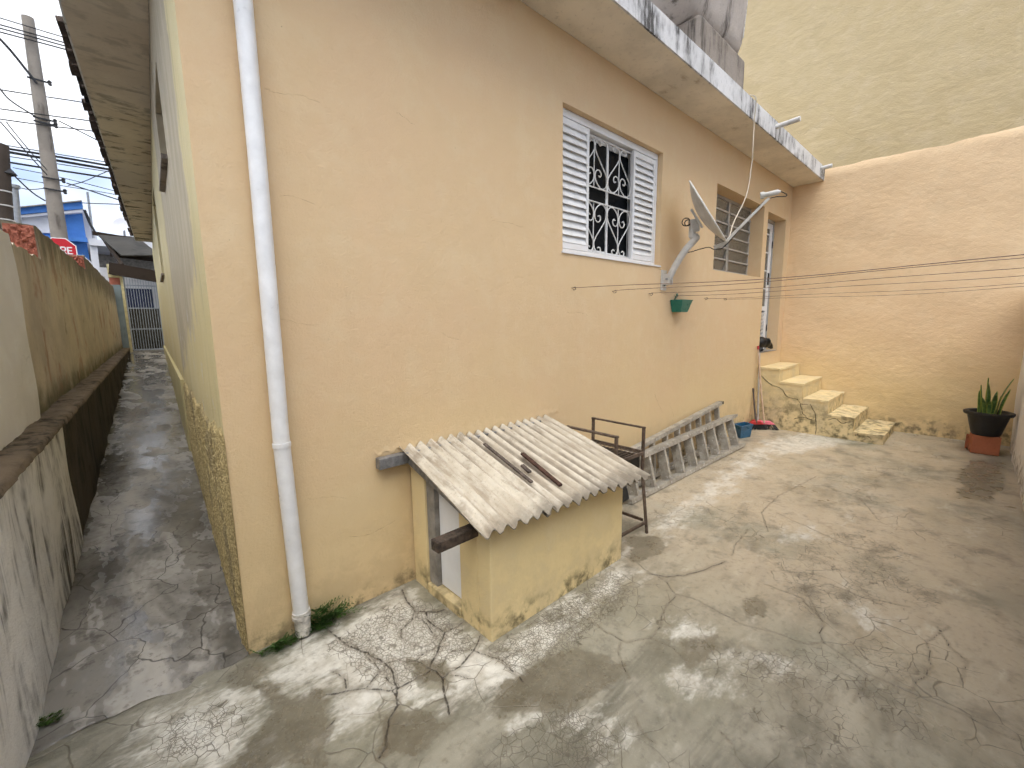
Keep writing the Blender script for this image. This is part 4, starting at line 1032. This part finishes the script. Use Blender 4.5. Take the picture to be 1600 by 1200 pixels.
def broom(lab, base, top, handle, block, bmat, cap, d, w=.13):
    b = thing('broom', lab, 'broom', base, 'brooms leaning by the stairs'); base = Vector(base); top = Vector(top); d = Vector(d).normalized()
    MB().tube([base+Vector((0,0,.10)), base.lerp(top,.5)+Vector((0,0,.0)), top], [.012,.0115,.011], 10).build('handle', handle, b, smooth=True)
    MB().tube([top, top+(top-base).normalized()*.05], .0145, 10).build('cap', cap, b, smooth=True)
    m = MB(); m.prism([base+d*(-w)+Vector((0,0,.075)), base+d*w+Vector((0,0,.075)), base+d*(w*.55)+Vector((0,0,.125)), base-d*(w*.55)+Vector((0,0,.125))], Vector((-d.y,d.x,0))*.05)
    hd = m.build('head', block, b, bevel=.008)
    m = MB(); sd = Vector((-d.y,d.x,0))
    for k in range(70):
        p = base + d*random.uniform(-w*.95,w*.95) + sd*random.uniform(.004,.046) + Vector((0,0,.076)); f_ = (p-base).dot(d)/w
        q = Vector((p.x+d.x*f_*.05+random.uniform(-.02,.02), p.y+d.y*f_*.05+random.uniform(-.03,.01), floor_z(p.x)+.002)); m.tube([p,q], [.006,.004], 4)
    m.build('bristles', bmat, hd)
broom('tall broom with pale handle, red tip and pink head by the stairs', (6.42,-.19,floor_z(6.4)), (6.47,-.03,1.05), 'broom_wood', 'pink_plastic', 'bristle_grey', 'red_plastic', (.55,-.83,0), .15)
broom('grey-handled broom standing in the corner beside the stairs', (6.44,-.10,floor_z(6.4)), (6.585,-.016,1.00), 'pole_steel_grey', 'red_plastic', 'black_rubber', 'black_rubber', (.8,-.6,0), .10)
broom('short dark-handled brush leaning behind the pink broom', (6.33,-.12,floor_z(6.3)), (6.44,-.014,.44), 'stick_wood', 'red_plastic', 'black_rubber', 'stick_wood', (.75,-.66,0), .11)

# ------------------------------------------------------------------ dog in the doorway
def dog():
    bm = bmesh.new()
    def ell(c, r, rot=(0,0,0), seg=16):
        g = bmesh.ops.create_uvsphere(bm, u_segments=seg, v_segments=10, radius=1)
        Mx = Matrix.Translation(c) @ (Matrix.Rotation(rot[2],4,'Z') @ Matrix.Rotation(rot[1],4,'Y') @ Matrix.Rotation(rot[0],4,'X')) @ Matrix.Diagonal((*r,1))
        bmesh.ops.transform(bm, matrix=Mx, verts=g['verts'])
    ell((6.93,.02,1.125),(.10,.075,.075),(0,.3,0)); ell((7.02,-.01,1.085),(.065,.045,.04),(0,.75,0)); ell((7.06,-.022,1.05),(.03,.03,.026)); ell((6.84,.06,1.135),(.11,.085,.085))
    ell((6.76,.14,1.12),(.12,.10,.10)); ell((6.74,.34,1.14),(.13,.26,.14)); ell((6.70,.07,1.03),(.05,.05,.035)); ell((6.80,.05,1.03),(.05,.05,.035))
    ell((6.89,.075,1.175),(.045,.02,.05),(.5,.6,0)); ell((6.89,-.045,1.155),(.05,.018,.045),(-.5,.7,0)); ell((6.70,.55,1.05),(.12,.14,.09))
    me = bpy.data.meshes.new('dog'); bm.to_mesh(me); bm.free(); me.materials.append(MAT['dog_fur'])
    o = bpy.data.objects.new('dog', me); COL.objects.link(o)
    r = o.modifiers.new('join', 'REMESH'); r.mode = 'VOXEL'; r.voxel_size = .009; r.use_smooth_shade = True
    s_ = o.modifiers.new('soft', 'SMOOTH'); s_.factor = .5; s_.iterations = 6
    tag(o, 'black dog lying in the back doorway with its head over the sill', 'dog')
dog()

# ------------------------------------------------------------------ potted snake plant on hollow block
fz = floor_z(6.9)
pc = (7.03,-2.325); 
blk = thing('clay_block', 'orange clay block on the floor carrying the black plant pot', 'block', (*pc,fz))
m = MB(); yawb = .12; hw, hd, hh = .115, .10, .215
def rot(x, y): return (pc[0]+x*math.cos(yawb)-y*math.sin(yawb), pc[1]+x*math.sin(yawb)+y*math.cos(yawb))
m.prism([(*rot(-hd,-hw),fz+.001),(*rot(hd,-hw),fz+.001),(*rot(hd,hw),fz+.001),(*rot(-hd,hw),fz+.001)], (0,0,hh)); m.build('body', 'terracotta', blk, bevel=.008)
B('back_flange', 'terracotta', blk, (pc[0]+.10,pc[1]+.10,fz+.002),(pc[0]+.19,pc[1]+.15,fz+.165), bevel=.004)
pt = thing('plant_pot', 'snake plant in a black plastic pot in the far right corner', 'potted plant', (*pc,fz+hh+.001))
z0 = fz+hh+.002
MB().lathe([(0,0),(.115,0),(.125,.02),(.165,.20),(.172,.235),(.20,.238),(.207,.252),(.205,.272),(.19,.278),(.165,.272),(.15,.235),(0,.235)], (*pc,z0), 32).build('pot', 'pot_black', pt, smooth=True)
MB().lathe([(0,.010),(.08,.012),(.155,0)], (*pc,z0+.238), 24).build('soil', 'soil', pt, smooth=True)
def leaf(base, h, w, lean, az, tw):
    m = MB(); n = 10; d = Vector((math.cos(az), math.sin(az), 0)); s_ = Vector((math.cos(az+tw), math.sin(az+tw), 0)); b = Vector(base); nn = s_.cross(Vector((0,0,1)))
    for side, mi, k0, k1 in (('c',0,-.8,.8),('l',1,-1,-.8),('r',1,.8,1)):
        vs = []; fs = []
        for i in range(n+1):
            t = i/n; ww = w*(.55+.75*t-.2*t*t)*(1-t**3.2)**.8 + .001
            c = b + Vector((0,0,h*t)) + d*(lean*t*t)
            for kk in (k0, (k0+k1)/2, k1): vs.append(c + s_*(kk*ww) + nn*((abs(kk)**2)*.010))
        for i in range(n):
            for q in range(2): fs.append((3*i+q, 3*i+q+1, 3*i+q+4, 3*i+q+3))
        m.add(vs, fs, mi)
    m.build('leaf', ['snake_leaf','snake_edge'], pt, smooth='all')
for (ox, oy, h, w, lean, az, tw) in ((0,.02,.42,.032,.02,1.0,1.9),(.02,-.05,.42,.034,.10,-1.3,1.4),(-.03,.055,.31,.03,.03,1.6,1.2),(.03,.01,.34,.034,.03,.6,1.6),(-.03,-.02,.24,.034,.03,-2.6,1.5),(-.04,.03,.20,.03,.05,2.4,1.7),(.0,-.075,.30,.028,.07,-1.0,1.6),(-.05,.075,.27,.022,.02,1.2,1.2),(.05,-.02,.26,.03,.05,-.4,1.4),(-.06,.0,.17,.026,.03,3.0,1.6),(.01,.07,.33,.022,.015,1.5,1.4),(-.02,-.05,.22,.03,.02,-1.8,1.5)):
    leaf((pc[0]+ox,pc[1]+oy,z0+.242), h, w, lean, az, tw)

# ------------------------------------------------------------------ weeds
def weed(name, label, spots, mat, size, cat='weed'):
    m = MB()
    for (x, y, z, n, spr) in spots:
        for k in range(n):
            a = random.uniform(0, 2*math.pi); ln = size*random.uniform(.4,1.1); up = random.uniform(.25,1.0)
            b = Vector((x+random.uniform(-spr,spr), y+random.uniform(-spr,spr)*.5, z)); d = Vector((math.cos(a)*.8, -abs(math.sin(a))*.7, up)).normalized(); sd = d.cross(Vector((0,0,1))).normalized()
            for i in range(6):
                c = b + d*(ln*(i+1)/6) - Vector((0,0,ln*.25*((i+1)/6)**2)); w = ln*.22*(1-i/7)
                for s_ in (-1,1):
                    tip = c + sd*(s_*w) + d*(w*.5) + Vector((0,0,random.uniform(-.2,.35)*w)); e = d*(w*.32)
                    m.add([c-e*.6, (c+tip)/2 - e, tip, (c+tip)/2 + e], [(0,1,2,3)])
            m.tube([b, b+d*ln*.6], .0012, 4)
    o = m.build(name, mat, None); return tag(o, label, cat)
weed('fern_clump', 'small green fern growing right of the drainpipe foot', [(.31,-.03,.0,34,.05),(.37,-.02,.01,22,.04),(.29,-.02,.05,18,.03)], 'fern_green', .15, 'fern')
weed('fern_clump', 'low green fern tuft left of the drainpipe outlet', [(.14,-.04,0,34,.05),(.08,-.03,0,26,.05)], 'fern_green', .095, 'fern')
weed('weed_tuft', 'bright green weed at the foot of the left ledge', [(-.662,.14,.01,46,.05)], 'weed_green', .07)
weed('moss_patch', 'green moss at the foot of the lowest stair', [(6.59,-1.36,-.098,34,.07),(6.6,-1.2,-.098,18,.06)], 'weed_green', .018, 'moss')

# ------------------------------------------------------------------ passage gate and porch
GY = 13.42; gz = A_SL*GY
gate = thing('passage_gate', 'grey steel barred gate at the end of the passage', 'gate', (.45,GY,gz))
gx0, gx1 = .14, .80; gt = gz+2.08
m = MB()
for p, q in (((gx0,gz+.06),(gx0,gt)),((gx1,gz+.06),(gx1,gt)),((gx0,gt),(gx1,gt)),((gx0,gz+.06),(gx1,gz+.06)),((gx0,gz+1.18),(gx1,gz+1.18)),((gx0,gz+.62),(gx1,gz+.62)),((gx0,gt-.30),(gx1,gt-.30))): m.bar((p[0],GY,p[1]),(q[0],GY,q[1]), .03, .03)
m.build('frame', 'gate_steel', gate)
for k in range(1,12): MB().bar((gx0+(gx1-gx0)*k/12,GY,gz+.075),(gx0+(gx1-gx0)*k/12,GY,gt-.016), .012, .012).build('bar', 'gate_steel', gate)
B('lower_sheet', 'dark_sheet', gate, (gx0+.016,GY+.02,gz+.08),(gx1-.016,GY+.026,gz+1.17))
B('threshold', 'grey_concrete', gate, (gx0-.02,GY-.12,gz-.02),(gx1+.02,GY+.1,gz+.035))
gp = thing('gate_post', 'blue-grey gate post with yellow edge and bare brick top', 'post', (0,GY,gz))
B('post', 'gatepost_blue', gp, (-.16,GY-.06,gz-.1),(.06,GY+.14,gz+1.78)); B('post_edge', 'yellow_post', gp, (.062,GY-.07,gz-.1),(.118,GY+.14,gt+.10)); B('brick_patch', 'raw_brick', gp, (-.15,GY-.05,gz+1.785),(.058,GY+.13,gz+1.96)); B('post_cap', 'yellow_post', gp, (-.16,GY-.06,gz+1.965),(.058,GY+.14,gt+.22))
pr = thing('porch_roof', 'dark timber and sheet porch roof above the gate', 'roof', (.5,GY+1,gt))
def pbeam(p, q, Y1, Y2, h, w=.10, nm='beam'): return MB().bar(atY(*p,Y1), atY(*q,Y2), w, h).build(nm, 'porch_beam', pr)
pbeam((170,419),(250,433),13.25,13.25,.30); pbeam((172,392),(250,402),14.6,14.6,.30); pbeam((144,364),(206,374),15.6,15.6,.10)
pbeam((160,370),(190,414),15.5,13.4,.07, .08, 'rafter')
MB().prism([atY(150,366,15.7),atY(215,372,15.7),atY(250,400,13.5),atY(190,400,13.5)], (0,0,.03)).build('roof_sheet', 'dark_sheet', pr)
bw = thing('porch_screen', 'white and navy panelled screen behind the passage gate', 'screen', (.5,15.4,.8))
B('white_panel', 'white_house_paint', bw, (-.3,15.3,.80),(2.2,15.36,3.2)); B('navy_panel', 'navy_panel', bw, (.02,15.22,.81),(.80,15.295,2.62))

# ------------------------------------------------------------------ street beyond
pole = thing('utility_pole', 'tall tapered concrete utility pole in the street', 'pole', tuple(atY(105,375,15.2)*np.array([1,1,0])+np.array([0,0,.8])))
pt_, pb_ = atY(52,30,15.2), atY(96,372,15.2); dirp = (pt_-pb_); pb2 = pb_ - dirp*((pb_[2]-.8)/dirp[2])
pt_[0] = (pt_[0]+pb2[0])/2+.0; 
MB().tube([pb2, pt_], [.20,.115], 16).build('shaft', 'pole_concrete', pole, smooth=True)
def pole_at(z): t = (z-pb2[2])/(pt_[2]-pb2[2]); return Vector(pb2 + (pt_-pb2)*t)
for k, py in enumerate((132, 190, 196, 280, 297)):
    z = atY(75,py,15.2)[2]; c = pole_at(z); MB().bar(c+Vector((-.16,-.17,0)), c+Vector((.24,-.17,-.02)), .035, .035).build('bracket', 'power_wire', pole)
    MB().lathe([(.02,-.06),(.04,-.04),(.03,.0),(.045,.04),(.015,.07)], c+Vector((.24,-.17,-.02)), 10).build('insulator', 'power_wire', pole)
p2 = thing('utility_pole', 'dark timber pole wrapped with wire bands at the left edge', 'pole', tuple(atY(-2,360,11)*np.array([1,1,0])+np.array([0,0,.5])))
a = Vector(atY(-4,225,11)); b = Vector(atY(4,385,11)); b2 = b + (b-a)*((b.z-.5)/(a.z-b.z))
MB().tube([b2, a], [.20,.15], 16).build('shaft', 'pole_timber', p2, smooth=True)
for k in range(4):
    c = b.lerp(a, .12+.14*k); MB().tube([c+Vector((0,0,-.012)), c+Vector((0,0,.012))], .193-.009*k, 16).build('wire_band', 'foam_cap', p2)
MB().lathe([(.02,.16),(.06,.12),(.14,0),(.10,-.02)], Vector(atY(11,272,11)), 12).build('lamp_shade', 'power_wire', p2)
ms = thing('service_mast', 'thin galvanised mast beside the timber pole', 'mast', tuple(atY(26,350,12.5)))
MB().tube([Vector(atY(31,375,12.5)), Vector(atY(23,292,12.5))], .055, 10).build('tube', 'galvanised', ms, smooth=True); MB().tube([Vector(atY(23.3,294,12.5)), Vector(atY(22.8,289,12.5))], .085, 10).build('cap', 'galvanised', ms)
# stop sign
sg = thing('stop_sign', 'red octagonal PARE traffic sign behind the boundary wall', 'sign', tuple(atY(95,389,14.0)))
sc_ = Vector(atY(94.5,391,14.0)); sn = (Vector(CAM)-sc_); sn.z = 0; sn.normalize(); sn = (sn + Vector((-.25,0,0))).normalized(); sx = Vector((0,0,1)).cross(sn).normalized(); sz = Vector((0,0,1))
def octo(r): return [sc_ + sx*(r*math.cos(math.radians(22.5+45*k))) + sz*(r*math.sin(math.radians(22.5+45*k))) for k in range(8)]
def shift(p, d): return [q + sn*d for q in p]
MB().prism(octo(.335), sn*-.006).build('plate', 'sign_white', sg); MB().prism(shift(octo(.312),.001), sn*.003).build('red_field', 'sign_red', sg)
def letter(segs, x, w, h, z0):
    m = MB()
    for (a0,b0,a1,b1) in segs: m.bar(sc_+sx*(x+a0*w)+sz*(z0+b0*h)+sn*.006, sc_+sx*(x+a1*w)+sz*(z0+b1*h)+sn*.006, .028, .004, up=sn)
    return m.build('letter', 'sign_white', sg)
LT = {'P':[(0,0,0,1),(0,.97,.8,.97),(.85,.97,.85,.5),(0,.48,.8,.48)], 'A':[(0,0,.45,1),(.45,1,.9,0),(.2,.32,.7,.32)], 'R':[(0,0,0,1),(0,.97,.8,.97),(.85,.97,.85,.5),(0,.48,.8,.48),(.4,.48,.88,0)], 'E':[(0,0,0,1),(0,.95,.85,.95),(0,.5,.75,.5),(0,.05,.85,.05)]}
for k, ch in enumerate('PARE'): letter(LT[ch], -.245+.128*k, .10, .17, -.085)
MB().tube([sc_-sn*.03+sz*.3, (sc_.x-sn.x*.03, sc_.y-sn.y*.03, .8)], .03, 10).build('post', 'galvanised', sg, smooth=True)
# blue house
bh = thing('blue_house', 'two-tone blue and white flat-roofed house across the street', 'house', tuple(atY(90,420,24)*np.array([1,1,0])+np.array([0,0,.8])))
def quad_wall(nm, mt, c, Y, th=.3, par=bh): return MB().prism([Vector(atY(x,y,Y)) for x,y in c], (0,th,0)).build(nm, mt, par)
YB = 24
quad_wall('wall', 'blue_house_paint', [(-30,345),(128,331),(150,470),(-30,470)], YB, 1.0)
quad_wall('parapet', 'blue_house_paint', [(-35,331),(128,314),(129,326),(-35,341)], YB-.35, 1.3)
quad_wall('slab_edge', 'white_house_paint', [(-35,342),(129,327),(129.5,331),(-35,346)], YB-.3, 1.2)
quad_wall('white_panel', 'white_house_paint', [(18,336),(74,331),(78,364),(18,364)], YB-.08, .07)
quad_wall('string_course', 'blue_house_paint', [(60,367),(136,371),(137,378),(60,374)], YB-.35, .34)
quad_wall('side_wall', 'white_house_paint', [(129,324),(150,362),(152,430),(136,430)], YB+.3, 1.5)
quad_wall('roof_coping', 'grey_concrete', [(-35,329.5),(127,312.5),(128,314),(-35,331)], YB-.45, 1.5)
quad_wall('white_parapet', 'white_house_paint', [(129,398),(146,412),(146,430),(129,430)], YB-1.0, .2)
MB().tube([Vector(atY(146,372,YB)), Vector(atY(136.5,300,YB))], .04, 6).build('antenna_mast', 'galvanised', bh)
MB().tube([Vector(atY(132,328,YB)), Vector(atY(142,352,YB)), Vector(atY(150,366,YB))], .05, 6).build('handrail', 'power_wire', bh)
wh = thing('white_house', 'white house with a dark open carport beside the blue house', 'house', tuple(atY(190,420,22)*np.array([1,1,0])+np.array([0,0,.8])))
quad_wall('slab', 'white_house_paint', [(138,373),(290,385),(290,393),(140,383)], 21.5, 3, wh)
quad_wall('column', 'white_house_paint', [(140,384),(152,385),(158,440),(146,440)], 21.6, .3, wh)
quad_wall('carport_back', 'grey_concrete', [(140,380),(290,385),(290,470),(140,470)], 24.2, .2, wh)
quad_wall('parapet', 'white_house_paint', [(172,366),(290,376),(290,386),(172,377)], 25, .3, wh)
MB().lathe([(0,0),(.17,.015),(.32,.06)], Vector(atY(190,352,24)), 18, axis=(-.5,-.8,.3)).build('satellite_dish', 'white_house_paint', wh, smooth=True)
MB().tube([Vector(atY(193,352,24.1)), Vector(atY(196,378,24.2))], .04, 6).build('dish_mast', 'galvanised', wh)
# power lines
WL = [('topmost thin power line crossing left of the eave',[(-60,10),(0,28),(96,57),(170,78)],15,.012), ('second power line from the top above the pole bracket',[(-60,22),(0,38.5),(95,65),(170,86)],15,.016), ('third power line from the top crossing the pole head',[(-60,28),(0,44),(95,70),(170,91)],15,.016), ('fourth power line from the top crossing the pole head',[(-60,35),(0,50),(98,76),(170,96)],15,.016),
 ('thick sagging cable rising left from the pole bracket',[(-30,30),(0,61),(19,82),(39,107),(57,130)],15,.03), ('thin line passing just below the upper bracket',[(-40,132),(0,140),(64,150),(124,159),(200,172)],15.3,.014), ('cable sagging down to the lower insulators',[(-30,100),(0,139),(19,159),(62,186)],15,.018), ('line through the upper insulator',[(-40,163),(0,170),(80,181),(135,188),(220,200)],15,.014), ('line through the lower insulator',[(-40,178),(0,186),(80,197),(139,204),(220,216)],15,.014), ('wire slanting from the insulator to the eave',[(92,189),(144,215),(210,250)],15,.014),
 ('thick upper telephone cable behind the pole',[(-30,225),(4,231),(85,244),(165,258),(230,270)],16,.03), ('thick lower telephone cable behind the pole',[(-30,229),(4,236),(85,250),(160,263),(230,275)],16,.035), ('dark telephone cable below the thick pair',[(-30,247),(4,252),(85,265),(163,277),(230,288)],16,.026),
 ('thin wire just above the thick cable pair',[(4,226),(85,240),(165,253),(230,264)],16.4,.012), ('thin wire between the thick cables',[(4,243),(90,256),(168,268),(230,277)],16.4,.012), ('faint wire under the telephone cables',[(20,262),(90,276),(170,296),(230,312)],16.4,.01), ('faint lower wire reaching the far roofs',[(25,278),(70,286),(170,302),(230,314)],16.4,.01),
 ('drop wire curving from the timber pole to the concrete pole',[(9,258),(20,272),(32,284),(52,302),(71,314)],13,.016), ('steep wire from upper left to the concrete pole',[(0,190),(9,200),(45,242),(74,274)],14.5,.014), ('second steep wire beside the pole',[(10,190),(17,200),(50,240),(74,266)],14.6,.012), ('drop wire slanting right of the pole to the eave',[(104,286),(135,296),(172,308),(230,326)],15,.016), ('wire rising right of the pole',[(106,290),(130,284),(160,271),(200,255)],15.4,.011), ('lowest wire above the blue house roof',[(128,317),(150,318),(180,319),(230,321)],18,.014), ('wire at mid height left of the pole',[(20,290),(45,296),(72,294)],15,.01)]
for lab, pts, Y, r in WL:
    P3 = smooth_path([atY(x,y,Y) for x,y in pts], 6)
    tag(MB().tube(P3, r, 5).build('power_line', 'power_wire', None), lab, 'power line', 'overhead lines in the street')
